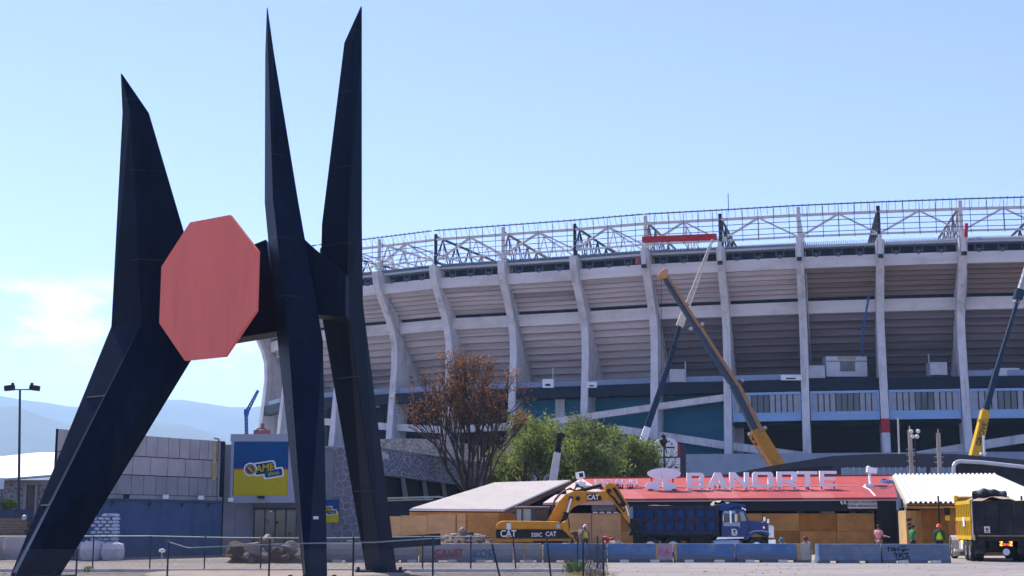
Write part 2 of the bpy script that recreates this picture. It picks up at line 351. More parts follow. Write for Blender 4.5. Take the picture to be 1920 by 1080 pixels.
BACK = bar(-10.2, -10.8, 11.3, 23.2).mesh('back_wall', VOID)
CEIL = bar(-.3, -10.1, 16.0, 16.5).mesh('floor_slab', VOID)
TEAL = bar(-3.0, -3.2, 11.9, 20.8).mesh('teal_panel', M('teal_hoarding', (.001,.125,.20), .5, var=.12))
m = MB()
for k in range(34):
    x = -.5+(k+.5)/34; m.hexa([(x-.004,-4.4,41.36),(x+.004,-4.4,41.36),(x+.004,3,41.36),(x-.004,3,41.36)], [(x+.010,-4.3,41.85),(x+.017,-4.3,41.85),(x+.017,3,42.1),(x+.010,3,42.1)])
RIBS = m.mesh('roof_sheet_rib', M('roof_rib_paint', (.20,.22,.27), .5, var=.35))
m = MB()
for dx in (-.05, .05): m.bx(dx-.006, dx+.006, -3.95, -3.9, 39.8, 41.0)
m.bx(-.056, .056, -3.96, -3.895, 40.1, 40.2); m.bx(-.02, .02, -3.97, -3.91, 39.62, 40.1)
BRK = m.mesh('bracket', RAILB)
WFR = M('window_frame_paint', (.27,.42,.62), .45, var=.06)
m = MB(); m.bx(-.5,.5,-.55,-.1,16.52,17.75); m.bx(-.5,.5,-.55,-.1,20.35,20.7); m.bx(-.5,-.475,-.54,-.1,17.75,20.35); m.bx(.475,.5,-.54,-.1,17.75,20.35)
WBAND = m.mesh('window_frame', WFR)
m = MB(); m.bx(-.042,.042,-.38,-.34,17.76,20.34); PANE = [m.mesh('window_pane', M('pale_window_film', (.33,.34,.38), .25, var=.15, scale=.8)), m.mesh('window_pane', GLASS)]
m = MB(); m.bx(-.007,.007,-.47,-.3,17.76,20.34); MULL = m.mesh('mullion', BLACKP)
# --- steel above the rim
def rim_bay(L, i):              # steel of one bay, built at its true width L
    h = L*.53; q = L*.5
    m = MB(); m.tube((-h,-4.6,45.75), (h,-4.6,45.75), .24, 8); on_bay('top_chord', m.mesh('top_chord', WHITE), i, None, None)
    m = MB(); m.tube((-h,-4.6,42.6), (h,-4.6,42.6), .16, 6); on_bay('bottom_chord', m.mesh('bottom_chord', WHITE), i, None, None)
    for a, b, r in (((-q,-4.6,42.6),(0,-4.6,45.7),.16),((0,-4.6,45.7),(q,-4.6,42.6),.13),((-q*.97,-4.0,42.7),(.1,-4.2,45.7),.08),((0,-4.6,45.7),(0,-4.6,42.6),.08)):
        m = MB(); m.tube(a, b, r, 6); on_bay('brace', m.mesh('brace', WHITE), i, None, None)
    m = MB()
    for z in (44.75, 43.9, 43.1): m.tube((-h,-5.1,z), (h,-5.1,z), .055, 4)
    for k in range(5): x = (-.4+.2*k)*L; m.tube((x,-5.1,42.2), (x,-5.1,46.9), .045, 4)
    o = on_bay('cable_grid', m.mesh('cable_grid', RAILB), i, None, None); o['kind'] = 'stuff'
    m = MB(); m.tube((-h,-5.6,46.95), (h,-5.6,46.95), .1, 6)
    for k in range(12): x = (-.5+(k+.5)/12)*L; m.tube((x,-5.6,46.95), (x,-4.7,45.85), .028, 4); m.box((x,-5.6,47.05), (.10,.16,.22))
    o = on_bay('top_rail', m.mesh('top_rail', RAILB), i, None, None); o['kind'] = 'stuff'
def radial(mat):
    m = MB(); a0, a1 = Vector((0,-4.6,46.2)), Vector((0,27,45.6)); b0, b1 = Vector((0,-4.4,42.1)), Vector((0,27,42.4))
    m.tube(a0, a1, .2, 6); m.tube(b0, b1, .16, 6); m.tube((0,-4.6,41.4), (0,-4.6,46.6), .27, 8)
    n = 7
    for k in range(n):
        p = b0.lerp(b1, k/n); q = a0.lerp(a1, (k+.5)/n); r = b0.lerp(b1, (k+1)/n)
        for dx in (-.25, .25): m.tube(p+Vector((dx,0,0)), q, .09, 5); m.tube(q, r+Vector((dx,0,0)), .09, 5)
    return m.mesh('radial_truss', mat)
RT = {'w': radial(WHITE), 'k': radial(BLACKS), 'b': radial(BROWNS)}
m = MB(); m.tube((0,-4.6,41.4), (0,-4.6,46.9), .30, 8); m.box((0,-4.6,42.2), (.9,.9,.5)); WPOST = m.mesh('rim_post', WHITE)
m = MB(); m.box((0,-5.95,40.6), (.55,.3,3.2)); m.box((0,-5.95,39.1), (.7,.5,.5), None, 1); HANG = m.mesh('hanger_arm', [WHITE, BLACKP])
def half_truss():
    m = MB(); a0, a1 = Vector((0,-4.6,45.6)), Vector((0,24,45.0)); b0, b1 = Vector((0,-4.4,42.6)), Vector((0,24,42.4)); m.tube(a0,a1,.12,6); m.tube(b0,b1,.10,6); n = 6
    for k in range(n): m.tube(b0.lerp(b1,k/n), a0.lerp(a1,(k+.5)/n), .08, 5); m.tube(a0.lerp(a1,(k+.5)/n), b0.lerp(b1,(k+1)/n), .08, 5)
    return m.mesh('radial_truss', WHITE)
HT = half_truss()
for i in range(8): on_bay('radial_truss', HT, i, None, None)
tk = ['w','w','k','w','k','b','k','b','k','w','k','b','k','w']
for i in range(len(CB)):
    on_col('radial_truss', RT[tk[i]], i)
    if tk[i] != 'k': on_col('rim_post', WPOST, i)
    if i >= 7: on_col('hanger_arm', HANG, i)
for i in range(len(CB)-1):
    browny = i >= 9
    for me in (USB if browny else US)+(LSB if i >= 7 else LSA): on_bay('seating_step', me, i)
    for nm, me in (('fascia_panel',FASC),('recess_panel',RECESS),('roof_slab',EDGE),('recess_panel',MBAND),('ring_beam',MBEAM),('fascia_band',DBAND),('deck_slab',DECK),('roof_sheet_rib',RIBS)): on_bay(nm, me, i)
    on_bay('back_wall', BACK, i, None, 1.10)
    for k in range(3): b_ = on_bay('bracket', BRK, i); b_.location += Matrix.Rotation(b_.rotation_euler.z,3,'Z') @ Vector(((-.3+.28*k)*(CB[i+1]-CB[i]).length,0,0))
    if i not in (9, 10): on_bay('parapet', PARM, i)
    rim_bay((CB[i+1]-CB[i]).length, i)
    if i >= 8:
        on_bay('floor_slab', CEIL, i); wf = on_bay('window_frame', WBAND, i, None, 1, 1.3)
        dk = {8:(3,4,5), 9:(4,5,6,7), 10:(4,5,6), 11:(4,5,6), 12:(5,6)}[i]
        for k in range(11):
            x = -.43+.086*k
            p_ = link('window_pane', PANE[1] if k in dk else PANE[0], wf, (x,0,0))
            if k: link('mullion', MULL, wf, (x-.043,0,0))
    elif i >= 2:
        if i >= 5: on_bay('teal_panel', TEAL, i)
# access ramps seen between the fins
def ramp(pts, Y, h=1.1, w=2.0):
    m = MB()
    for (a, b) in zip(pts, pts[1:]):
        m.beam(P(*a), P(*b), w, h)
    o = part('access_ramp', m, CONCB, stad); return o
ramp([(1030,792,213.5),(1225,764,210.3),(1372,744,208)], 0, .95, 1.2)
ramp([(1160,805,212),(1365,836,208.5),(1560,862,206)], 0, 1.1, 1.2)
ramp([(1700,858,204),(1830,836,201.6),(1990,812,200)], 0, 1.2, 1.2)
ramp([(600,790,236),(725,800,229.5),(830,806,223.5),(960,800,219.5)], 0, 1.1, 1.2)
for (px, Y) in ((1250,214),(1050,219),(1385,213)):
    m = MB(); c = P(px, 800, Y); m.bx(c.x-.7, c.x+.7, Y-.5, Y+.5, 11.3, 20.8); part('inner_column', m, CONC, stad)
# podium the stadium stands on and the walls that climb to it
BLUEW = M('blue_grey_wall', (.24,.29,.37), .8, var=.12, scale=.5, bump=.1)
m = MB(); m.add([(-44,238,0),(-20,212,0),(10,198,0),(60,189.5,0),(140,186,0),(140,420,0),(-44,420,0),(-44,238,11.3),(-20,212,11.3),(10,198,11.3),(60,189.5,11.3),(140,186,11.3),(140,420,11.3),(-44,420,11.3)],
  [list(range(7)), list(range(7,14))]+[(i,(i+1)%7,7+(i+1)%7,7+i) for i in range(7)]); struct('podium', m, BLUEW)
STONEW = M('dark_volcanic_wall', (.026,.026,.034), .9, var=.4, scale=1.6, bump=.4)
GREYW = M('dark_grey_wall', (.055,.055,.068), .8, var=.15, scale=.5)
def wallpx(mb, top, Y0, Y1, th=.5, z0=0):
    n = len(top); b0 = []; 
    for i, (x, y) in enumerate(top):
        Y = Y0+(Y1-Y0)*i/(n-1); b0.append((P(x, y, Y), Y))
    for (p, ya), (q, yb) in zip(b0, b0[1:]):
        mb.hexa([(p.x,ya,z0),(q.x,yb,z0),(q.x,yb+th,z0),(p.x,ya+th,z0)], [(p.x,ya,p.z),(q.x,yb,q.z),(q.x,yb+th,q.z),(p.x,ya+th,p.z)])
    return mb
single('retaining_wall', wallpx(MB(), [(1290,897),(1365,889),(1460,871),(1560,855),(1640,851),(1790,851),(1920,862),(2100,872)], 140, 135), GREYW, 'dark grey retaining wall climbing behind the red roof', 'wall')
single('stone_wall', wallpx(MB(), [(1380,892),(1470,880),(1560,873)], 131, 130), STONEW, 'low dark rough stone wall below the grey retaining wall', 'wall')
single('ramp_wall', wallpx(MB(), [(1788,868),(1860,872),(1960,882),(2060,892)], 116, 114), STONEW, 'black rough ramp wall under the pale pipe handrail', 'wall')
m = MB(); ps = [P(1788,893,115.4), P(1788,874,115.4), P(1792,867.5,115.4), P(1800,865,115.4), P(1840,867,115.2), P(1935,877.5,114.4), P(2040,889,113.6)]; m.path(ps, .16, 8)
single('handrail', m, M('pale_pipe', (.6,.6,.62), .4, .3), 'thick pale bent pipe handrail along the black ramp wall', 'handrail')
t = thing('metal_hoarding', (P(1685,895,124).x, 124, 3), 'row of pale blue sheet panels behind the red roof ridge', 'fence')
for k in range(19):
    x0 = 1578+k*11.2
    if k == 14: continue
    m = MB(); a, b = P(x0+.4, 897, 124), P(x0+10.6, 877, 124); m.bx(a.x, b.x, 124, 124.06, 3, b.z); part('panel', m, M('pale_blue_sheet', (.22,.29,.36), .5, .2, var=.12), t)
    m = MB(); m.bx(b.x, b.x+.06, 123.95, 124.1, 3, b.z+.05); part('post', m, GALV, t)
# haze: one closed box of pale air around everything
hm = bpy.data.materials.new('haze_air'); hm.use_nodes = True; ht = hm.node_tree; ht.nodes.clear()
pv = ht.nodes.new('ShaderNodeVolumePrincipled'); pv.inputs['Color'].default_value = (.46,.70,1,1); pv.inputs['Density'].default_value = .00012; pv.inputs['Anisotropy'].default_value = .2
ho = ht.nodes.new('ShaderNodeOutputMaterial'); ht.links.new(pv.outputs[0], ho.inputs['Volume'])
m = MB(); m.bx(-9600,9600,-9600,9600,-1,900); o = struct('haze', m, hm, kind='stuff')
# ------------------------------------------------------------------ monumental steel sculpture: a plain stand-in built from straight tapered girders and a flat panel
NAVY = M('blue_black_steel', (.0020,.0075,.0225), .42, var=.3, scale=.5, spec=.07, bump=.12, grime=((.016,.024,.038), .7, .55, (2.4,2.4,.10)))
NAVYE = M('blue_black_rib', (.004,.010,.022), .4, var=.3)
REDP = M('faded_red_panel', (.88,.195,.145), .6, var=.08, scale=.5, streak=1.0, grime=((.62,.10,.09), .55, .5, (1.4,1.4,.3)))
sculp = thing('sculpture', P(400, 1080, 48)*1 , 'towering abstract sculpture of straight blue black steel girders with a red panel', 'sculpture')
sculp.location.z = 0
def mast(secs, lab=None):
    vs = []; 
    for (xl, xr, y, Y, th, rf) in secs:
        a, b = P(xl, y, Y), P(xr, y, Y); r = a.lerp(b, rf)
        vs += [a, (r.x, Y-th, r.z), b, (r.x, Y+th, r.z)]
    n = len(secs); fs = [(0,1,2,3), tuple(4*(n-1)+i for i in range(4))]
    for k in range(n-1):
        for j in range(4): fs.append((4*k+j, 4*k+(j+1)%4, 4*k+4+(j+1)%4, 4*k+4+j))
    m = MB(); m.add(vs, fs)
    o = part('girder', m, NAVY, sculp, bevel=.05)
    for (a, b) in zip(secs, secs[1:]):      # welded stiffener lines
        for t in (.3, .72):
            s = [p+(q-p)*t for p, q in zip(a, b)]
            if s[1]-s[0] < 24: continue
            mm = MB(); l_, r_ = P(s[0], s[2], s[3]), P(s[1], s[2], s[3]); rr = l_.lerp(r_, s[5]); d = Vector((0,-s[4],0))
            mm.path([l_+Vector((.06,-.02,0)), rr+d*1.012, r_+Vector((-.06,-.02,0))], .022, 5); part('weld_seam', mm, NAVYE, sculp)
    return o
mast([(14,106,1092,46.4,1.2,.34),(208,398,612,49.3,.75,.36),(229,280,212,48.4,.35,.4),(226,229,138,48.2,.05,.5)])
mast([(570,614,1096,44.2,1.0,.30),(520,606,640,47.2,1.05,.34),(496,560,380,47.6,.8,.36),(497,514,100,47.8,.3,.5),(500,502,14,47.8,.03,.5)])
mast([(686,744,1072,52.2,1.0,.62),(599,681,570,50.0,.9,.7),(603,679,420,49.6,.7,.7),(645,679,80,49.2,.3,.6),(676,679,12,49.1,.04,.5)])
for pts, Y, d in (([(345,520),(505,455),(530,625),(365,652)], 48.9, 1.3), ([(560,440),(592,470),(652,520),(652,600),(560,590)], 48.6, 1.2)):
    m = MB(); m.pxprism(pts, Y, -d/2, d/2); part('cross_girder', m, NAVY, sculp, bevel=.04)
m = MB(); m.beam(P(388,560,46.0), P(330,570,49), .35, .35); part('bracket', m, NAVY, sculp)
c8 = P(388, 540, 45.5); rad = 270*45.5/F/2/math.cos(math.pi/8)
m = MB(); yaw = -R(36.5)
pts = []
for k in range(8):
    a = math.pi/8+k*math.pi/4; q = Matrix.Rotation(yaw, 3, 'Z') @ Vector((rad*math.cos(a), 0, rad*math.sin(a))); pts.append(c8+q)
nrm = Matrix.Rotation(yaw, 3, 'Z') @ Vector((0,.12,0)); m.prism(pts, nrm); o = part('panel', m, REDP, sculp, bevel=.01); o['label'] = 'flat faded red eight sided panel'
for (x, y, Y, wx) in ((60,1088,46.4,2.2),(592,1093,44.2,1.5),(715,1073,52.2,1.7)):
    p = P(x, y, Y); m = MB(); m.bx(p.x-wx/2, p.x+wx/2, Y-.9, Y+.9, .062, .12)
    for sx in (-.44,-.15,.15,.44):
        m.lathe((p.x+sx*wx, Y-.8, .12), [(0,.12),(.06,.12),(.06,0)], 6)
    part('base_plate', m, NAVYE, sculp)
m = MB(); a = P(74, 971, 47.3); m.lathe((a.x, 45.85, a.z), [(0,-.06),(.07,-.06),(.09,0)], 12, 'Y'); part('lifting_eye', m, GALV, sculp)
m = MB(); a = P(598, 971, 44.7); m.box((a.x, 44.0, a.z), (.16,.02,.09)); part('small_plaque', m, WHITEP, sculp)

# ------------------------------------------------------------------ chain-link fence in front
FPOST = M('fence_post_paint', (.035,.045,.062), .5, var=.3); FRAIL = M('fence_rail', (.34,.40,.36), .45, .2, var=.2); WIRE = M('fence_wire', (.10,.11,.12), .5, .4, var=.2)
def wires(mb, x0, x1, Y0, Y1, ztop, pitch=.075, r=.0032, sag=None, z0=.05):
    n = int((x1-x0)/pitch*1.25)
    for s in (1, -1):
        for k in range(-int(ztop/pitch)-1, n+int(ztop/pitch)+2):
            xa = x0+k*pitch*.8; xb = xa+s*(ztop-z0)
            a, b = Vector((xa, 0, z0)), Vector((xb, 0, ztop))
            lo, hi = 0, 1
            for xe, sg in ((x0, 1), (x1, -1)):
                t = (xe-xa)/(xb-xa)
                if s*sg > 0: lo = max(lo, t)
                else: hi = min(hi, t)
            if hi-lo < .02: continue
            p, q = a.lerp(b, lo), a.lerp(b, hi)
            for w_ in (p, q): w_.y = Y0+(Y1-Y0)*(w_.x-x0)/(x1-x0)+.01*s
            mb.tube(p, q, r, 3, None, 0, False)
def fence(name, lab, Y, posts, rail, x0p, x1p, ztop, lean={}):
    t = thing(name, (P(posts[len(posts)//2][0], 1050, Y).x, Y, 0), lab, 'fence')
    for (px, top) in posts:
        p = P(px, top, Y); m = MB(); dx = lean.get(px, 0)
        m.tube((p.x+dx, Y, -.1), (p.x, Y, p.z), .028, 8); m.lathe((p.x, Y, p.z), [(0,.04),(.025,.025),(.033,0)], 8); part('post', m, FPOST, t)
    if rail:
        m = MB(); m.path([P(x, y, Y) for x, y in rail], .019, 7); part('top_rail', m, FRAIL, t)
    a, b = P(x0p, 1020, Y).x, P(x1p, 1020, Y).x; m = MB(); wires(m, a, b, Y, Y, ztop)
    o = part('chain_link_mesh', m, WIRE, t); o['kind'] = 'stuff'
    return t
fence('chain_link_fence', 'farther chain link fence with one long straight pale top rail', 54.6,
      [(-60,1006),(60,1006),(176,1006),(283,1006),(385,1006),(490,1007),(600,1007),(663,1007),(793,1006),(883,1006),(962,1006),(1083,1004),(1120,1005)],
      [(-80,1006),(283,1005),(430,1008),(600,1009),(800,1006),(905,1006)], -80, 1128, 1.25, {962:.12})
f2 = fence('chain_link_fence', 'nearer chain link fence with bent top rail and leaning posts', 43.2,
      [(-20,1031),(145,1030),(316,1016),(506,1013),(663,1012),(812,1010),(923,1022),(1025,1006),(1093,1012),(1131,1009)],
      [(317,1016.5),(352,1027),(430,1024),(565,1019),(700,1017),(805,1010),(838,1009)], -60, 1128, 1.0, {923:.3, 1025:.15})
m = MB(); rnd = random.Random(4)                                   # loose end of the mesh, rolled up against the last posts
for k in range(46):
    x = P(1098+rnd.random()*38, 1020, 43.2).x; y = 43.2+rnd.uniform(-.3,.3)
    pts = [Vector((x+rnd.uniform(-.05,.05)+.05*math.sin(j*1.3+k), y+rnd.uniform(-.06,.06), j*.16+.02)) for j in range(8)]
    m.path(pts, .005, 3)
for k in range(40):
    z = .04+k*.029; x = P(1098, 1020, 43.2).x; m.path([Vector((x+j*.1, 43.2+.2*math.sin(j*1.7+k*.3), z+.05*math.sin(j*2+k))) for j in range(7)], .004, 3)
o = part('rolled_mesh_end', m, WIRE, f2); o['kind'] = 'stuff'

# ------------------------------------------------------------------ jersey barriers
def barrier_mat(name, up, low, h=.34):
    m = M(name, up, .7, var=.15, scale=1.2, bump=.12, grime=((.30,.29,.30), 1.6, .6)); t = m.node_tree; n = t.nodes; l = t.links.new
    b = n['Principled BSDF']; src = b.inputs['Base Color'].links[0].from_socket
    c = n.new('ShaderNodeTexCoord'); s = n.new('ShaderNodeSeparateXYZ'); l(c.outputs['Object'], s.inputs[0])
    z = n.new('ShaderNodeTexNoise'); z.inputs['Scale'].default_value = 1.1; z.inputs['Detail'].default_value = 3; l(c.outputs['Object'], z.inputs['Vector'])
    a = n.new('ShaderNodeMath'); a.operation = 'MULTIPLY_ADD'; l(z.outputs['Fac'], a.inputs[0]); a.inputs[1].default_value = .42; l(s.outputs['Z'], a.inputs[2])
    r = n.new('ShaderNodeMapRange'); r.inputs[1].default_value = h+.19; r.inputs[2].default_value = h+.21; l(a.outputs[0], r.inputs[0])
    x = n.new('ShaderNodeMix'); x.data_type = 'RGBA'; l(r.outputs[0], x.inputs[0]); x.inputs[6].default_value = (*low, 1); l(src, x.inputs[7]); l(x.outputs[2], b.inputs['Base Color'])
    return m
BGREY = barrier_mat('barrier_grey', (.30,.29,.30), (.22,.215,.22))
BBLUE = barrier_mat('barrier_blue', (.085,.165,.32), (.13,.14,.17))
BSLATE = barrier_mat('barrier_slate', (.13,.17,.235), (.14,.16,.20), .1)
YSTR = M('ochre_paint', (.46,.30,.10), .7, var=.2, scale=2, grime=((.3,.27,.24), 3, .7)); PADM = M('white_block', (.75,.72,.66), .8, var=.1)
PROF = [(.30,.10),(.30,.17),(.19,.36),(.11,.84),(.095,.86)]
def bprism(mb, x0, x1, Y, prof, grow=0, mi=0):
    pts = [(x0, Y-(y+grow), z) for y, z in prof]+[(x0, Y+(y+grow), z) for y, z in prof[::-1]]
    mb.prism(pts, (x1-x0, 0, 0), mi)
YB = 67.5
def barrier(p0, p1, mat, lab, stripes=(), pads=(.28,.74), Y=YB):
    x0, x1 = P(p0+.6, 1040, Y).x, P(p1-.6, 1040, Y).x; Ln = x1-x0
    t = thing('concrete_barrier', ((x0+x1)/2, Y, 0), lab, 'barrier', 'concrete barriers along the yard')
    m = MB(); bprism(m, x0, x1, Y, PROF)
    for (a, b) in ((0,.2),(.33,.66),(.79,1)): m.hexa([(x0+a*Ln,Y-.3,0),(x0+b*Ln,Y-.3,0),(x0+b*Ln,Y+.3,0),(x0+a*Ln,Y+.3,0)], [(x0+a*Ln,Y-.299,.1),(x0+b*Ln,Y-.299,.1),(x0+b*Ln,Y+.299,.1),(x0+a*Ln,Y+.299,.1)])
    part('body', m, mat, t, bevel=.02)
    for (s0, s1, sm) in stripes:
        a, b = P(s0, 1040, Y).x, P(s1, 1040, Y).x; m = MB(); bprism(m, a, b, Y, [(y, z+(.006 if z > .85 else 0)) for y, z in PROF], .006); part('paint_stripe', m, sm, t)
    for f in pads:
        m = MB(); c = x0+f*Ln; m.bx(c-.22, c+.20, Y-.40, Y-.22, .005, .125); part('support_block', m, PADM, t)
    return t
PINKG = M('pinkish_concrete', (.36,.27,.29), .75, var=.2, scale=2, grime=((.5,.1,.25), 2.5, .5))
barrier(455,600,BGREY,'grey barrier behind the boulders left of the middle sculpture leg')
barrier(606,735,BGREY,'grey barrier between the middle and right sculpture legs', (), (.22,.55))
barrier(737,784,BGREY,'short grey barrier just right of the right sculpture leg', (), (.8,))
b4 = barrier(786,962,BGREY,'long grey barrier sprayed with red and blue graffiti', ((781.2+6,790,YSTR),), (.36,.66,))
barrier(964,1017,BGREY,'short grey barrier with two ochre stripes below the excavator', ((981,985,YSTR),(1013.5,1016,YSTR)), (.5,))
barrier(1018.5,1138,BBLUE,'blue barrier behind the rolled end of the chain link', (), (.62,))
barrier(1139,1261,BBLUE,'blue barrier with pinkish right end below the truck tail', ((1229,1233,YSTR),(1233.5,1260,PINKG)), (.25,.72))
barrier(1263,1377,BBLUE,'blue barrier with ochre left end below the truck bed', ((1263.6,1268,YSTR),), (.24,.75))
b9 = barrier(1378.5,1519,BBLUE,'blue barrier with ochre right end below the truck cab', ((1493,1499,YSTR),(1499.5,1518,M('tan_concrete',(.42,.36,.29),.8,var=.15))), (.18,.62))
barrier(1529,1650,BSLATE,'slate blue barrier starting the right hand run by the gap', ((1530,1534,M('pale_blue_paint',(.3,.42,.6),.6)),), (), 66.3)
b11 = barrier(1651.3,1780,BSLATE,'slate blue barrier scribbled with black graffiti', (), (.30,.78), 66.3)
def graff(t, strokes, mat, Y, wd=.05):
    m = MB(); off = .012
    for st in strokes:
        q = []
        for x, y in st:
            p = P(x, y, Y); q.append((p.x, p.z))
        for a, b in zip(q, q[1:]):
            # follow the sloping face of the barrier
            ya = Y-(.19-.08*(a[1]-.36)/.48 if a[1] > .36 else .19+.11*(.36-a[1])/.19)-off; yb = Y-(.19-.08*(b[1]-.36)/.48 if b[1] > .36 else .19+.11*(.36-b[1])/.19)-off
            d = Vector((b[0]-a[0], b[1]-a[1])); 
            if d.length < 1e-4: continue
            d.normalize(); n_ = Vector((-d.y, d.x))*wd/2; e = d*wd*.3
            m.add([(a[0]-e.x+n_.x,ya,a[1]-e.y+n_.y),(a[0]-e.x-n_.x,ya,a[1]-e.y-n_.y),(b[0]+e.x-n_.x,yb,b[1]+e.y-n_.y),(b[0]+e.x+n_.x,yb,b[1]+e.y+n_.y)], [(0,1,2,3)]); off += .0003
    part('graffiti', m, mat, t)
graff(b4, [[(826,1032),(818,1033),(816,1038),(826,1040),(825,1045),(814,1047)],[(828,1047),(834,1030),(838,1046)],[(830,1041),(838,1040)],[(841,1032),(844,1045),(847,1036),(851,1045),(853,1031)],[(856,1046),(856,1031),(864,1030),(863,1037),(856,1039)],[(866,1046),(864,1038),(866,1030),(858,1030)],[(815,1036),(822,1044),(833,1043),(846,1041),(861,1044)]], M('red_spray', (.38,.06,.07), .6), YB, .055)
graff(b4, [[(888,1031),(888,1045)],[(897,1032),(888,1039),(899,1044)],[(903,1033),(901,1040),(906,1045),(912,1042),(913,1035),(908,1031),(903,1033)],[(917,1045),(918,1032),(926,1031),(926,1038),(918,1039),(927,1045)],[(886,1044),(897,1041)]], M('blue_spray', (.03,.13,.30), .6), YB, .06)
graff(b11, [[(1661,1029),(1668,1027)],[(1665,1025),(1664,1034)],[(1669,1033),(1672,1027),(1673,1032)],[(1675,1026),(1675,1034),(1679,1030),(1676,1028)],[(1681,1033),(1683,1026),(1686,1032)],[(1688,1025),(1697,1024)],[(1690,1029),(1692,1035),(1696,1028)],[(1673,1040),(1677,1036),(1680,1041),(1678,1044),(1675,1042)],[(1683,1037),(1684,1045),(1688,1037),(1690,1045)],[(1692,1038),(1700,1037),(1696,1044)],[(1677,1047),(1685,1050),(1693,1046)],[(1694,1048),(1701,1043),(1702,1049)],[(1688,1032),(1702,1030)]], M('black_spray', (.02,.02,.025), .6), 66.3, .045)
graff([x for x in COL.objects if x.get('label','').startswith('blue barrier with pinkish')][0], [[(1237,1029),(1236,1040),(1244,1041)],[(1246,1041),(1250,1028),(1254,1042)],[(1239,1034),(1254,1036)],[(1237,1029),(1243,1031)]], M('pink_spray', (.55,.08,.22), .6), YB, .05)
# pale blocks at the far left
for (x0, x1, y, Y, lab) in ((-30,5,1008,72,'pale blue grey concrete block at the far left edge'),(6,58,1008,72.6,'pale pinkish concrete block left of the left sculpture leg'),(112,140,1012,72.4,'grey concrete block right of the left sculpture leg')):
    a, b = P(x0, y, Y), P(x1, y, Y); m = MB(); m.hexa([(a.x,Y-.3,0),(b.x,Y-.3,0),(b.x,Y+.3,0),(a.x,Y+.3,0)],[(a.x+.05,Y-.18,a.z),(b.x-.05,Y-.18,a.z),(b.x-.05,Y+.18,a.z),(a.x+.05,Y+.18,a.z)])
    single('concrete_block', m, M('pale_concrete', (.46,.41,.42), .8, var=.12), lab, 'concrete block', 'concrete blocks at the left', bevel=.03)

# ------------------------------------------------------------------ boulders, rubble, weeds
def boulder(px, py, wpx, Y, mat, lab, seed, sq=(1,.8,.8)):
    p = P(px, py, Y); m = MB(); random.seed(seed); r = wpx*U(Y)/2; rock_mb(m, (p.x, Y, max(p.z, r*.45)), r, seed, 3); single('boulder', m, mat, lab, 'boulder', 'boulders before the grey barrier', smooth=False)
boulder(440,1030,46,66,ROCKD,'dark brown jagged boulder at the left end of the pile',11)
boulder(478,1031,44,65.6,ROCKM,'pale rounded boulder second from the left in the pile',12)
boulder(500,1014,34,66.8,ROCKM,'tan flat boulder lying on top of the pile',13)
boulder(520,1036,34,65.6,ROCKD,'dark boulder in the middle of the pile',14)
boulder(548,1030,40,66,ROCKM,'big pale ridged boulder beside the middle sculpture leg',15)
boulder(497,1041,18,65,ROCKM,'small reddish stone at the foot of the pile',16)
boulder(462,1041,16,64.6,ROCKM,'small pale stone before the dark jagged boulder',21); boulder(536,1043,14,64.6,ROCKD,'small dark stone before the middle of the pile',22); boulder(566,1040,20,65,ROCKM,'small pale stone at the right end of the pile',23); boulder(430,1042,12,64.8,ROCKD,'tiny dark stone at the far left of the pile',24)
random.seed(3)
def heap(name, x0, x1, ytop, Y, dep, seed, lab, mat, nrock):
    a, b = P(x0, 1040, Y).x, P(x1, 1040, Y).x; zt = P(x0, ytop, Y).z
    def fn(u, v):
        e = math.sin(math.pi*u)**.6*math.sin(math.pi*v)**.7; x = a+(b-a)*u; y = Y-dep/2+dep*v
        return (x, y, max(-.05, zt*e*(.8+.45*noise.noise(Vector((x*.7,y*.7,seed)))+.22*noise.noise(Vector((x*2.3,y*2.3,seed)))))-.02)
    t = thing(name, ((a+b)/2, Y, 0), lab, 'rubble'); m = MB(); m.grid(fn, 60, 22); part('earth', m, mat, t)
    for k in range(nrock):
        u, v = random.uniform(.08,.92), random.uniform(.05,.6); p = fn(u, v); m = MB(); rock_mb(m, p, random.uniform(.08,.30), k+seed, 2); part('rock', m, ROCKM if random.random() < .6 else ROCKD, t)
heap('rubble_heap', 800, 935, 990, 76, 5, 3, 'heap of broken brown earth and stones left of the excavator', SOIL, 80)
heap('rubble_heap', 925, 1110, 1016, 73.5, 4, 8, 'low spoil of earth and stones under the excavator tracks', SOIL, 44)
heap('rubble_heap', 1100, 1196, 1015, 77, 4, 5, 'scattered stones and soil between workers and blue truck', SOIL, 60)
heap('rubble_heap', 1535, 1660, 1019, 72, 3, 6, 'low white and grey debris behind the slate barriers', M('pale_debris', (.55,.5,.46), .9, var=.3), 26)
heap('rubble_heap', 426, 600, 1022, 66.6, 1.6, 12, 'low brown earth pile under the boulders left of the middle leg', SOIL, 50)
heap('rubble_heap', 610, 735, 1015, 76, 3, 9, 'low soil heap seen between the sculpture legs', SOIL, 26)
m = MB(); m.beam(P(723,1018,63), P(826,1011,63), .1, .5); single('steel_plate', m, NAVYE, 'dark steel beam lying behind the right sculpture leg', 'beam')
m = MB(); m.beam(P(822,1006,72), P(842,1014,72), .12, .06); single('timber_plank', m, PLY, 'loose tan plank leaning at the rubble heap', 'plank')
def weeds(mb, px, py, Y, wpx, h, n):
    for k in range(n):
        x = P(px+random.gauss(0, wpx/3), py, Y).x; y = Y+random.gauss(0,.25); hh = h*random.uniform(.4,1); dx, dy = random.uniform(-.5,.5)*hh, random.uniform(-.5,.5)*hh; t = random.uniform(.01,.03)
        mb.add([(x-t,y,0),(x+t,y,0),(x+dx+t,y+dy,hh*.7),(x+dx*1.5,y+dy*1.5,hh)], [(0,1,2,3)])
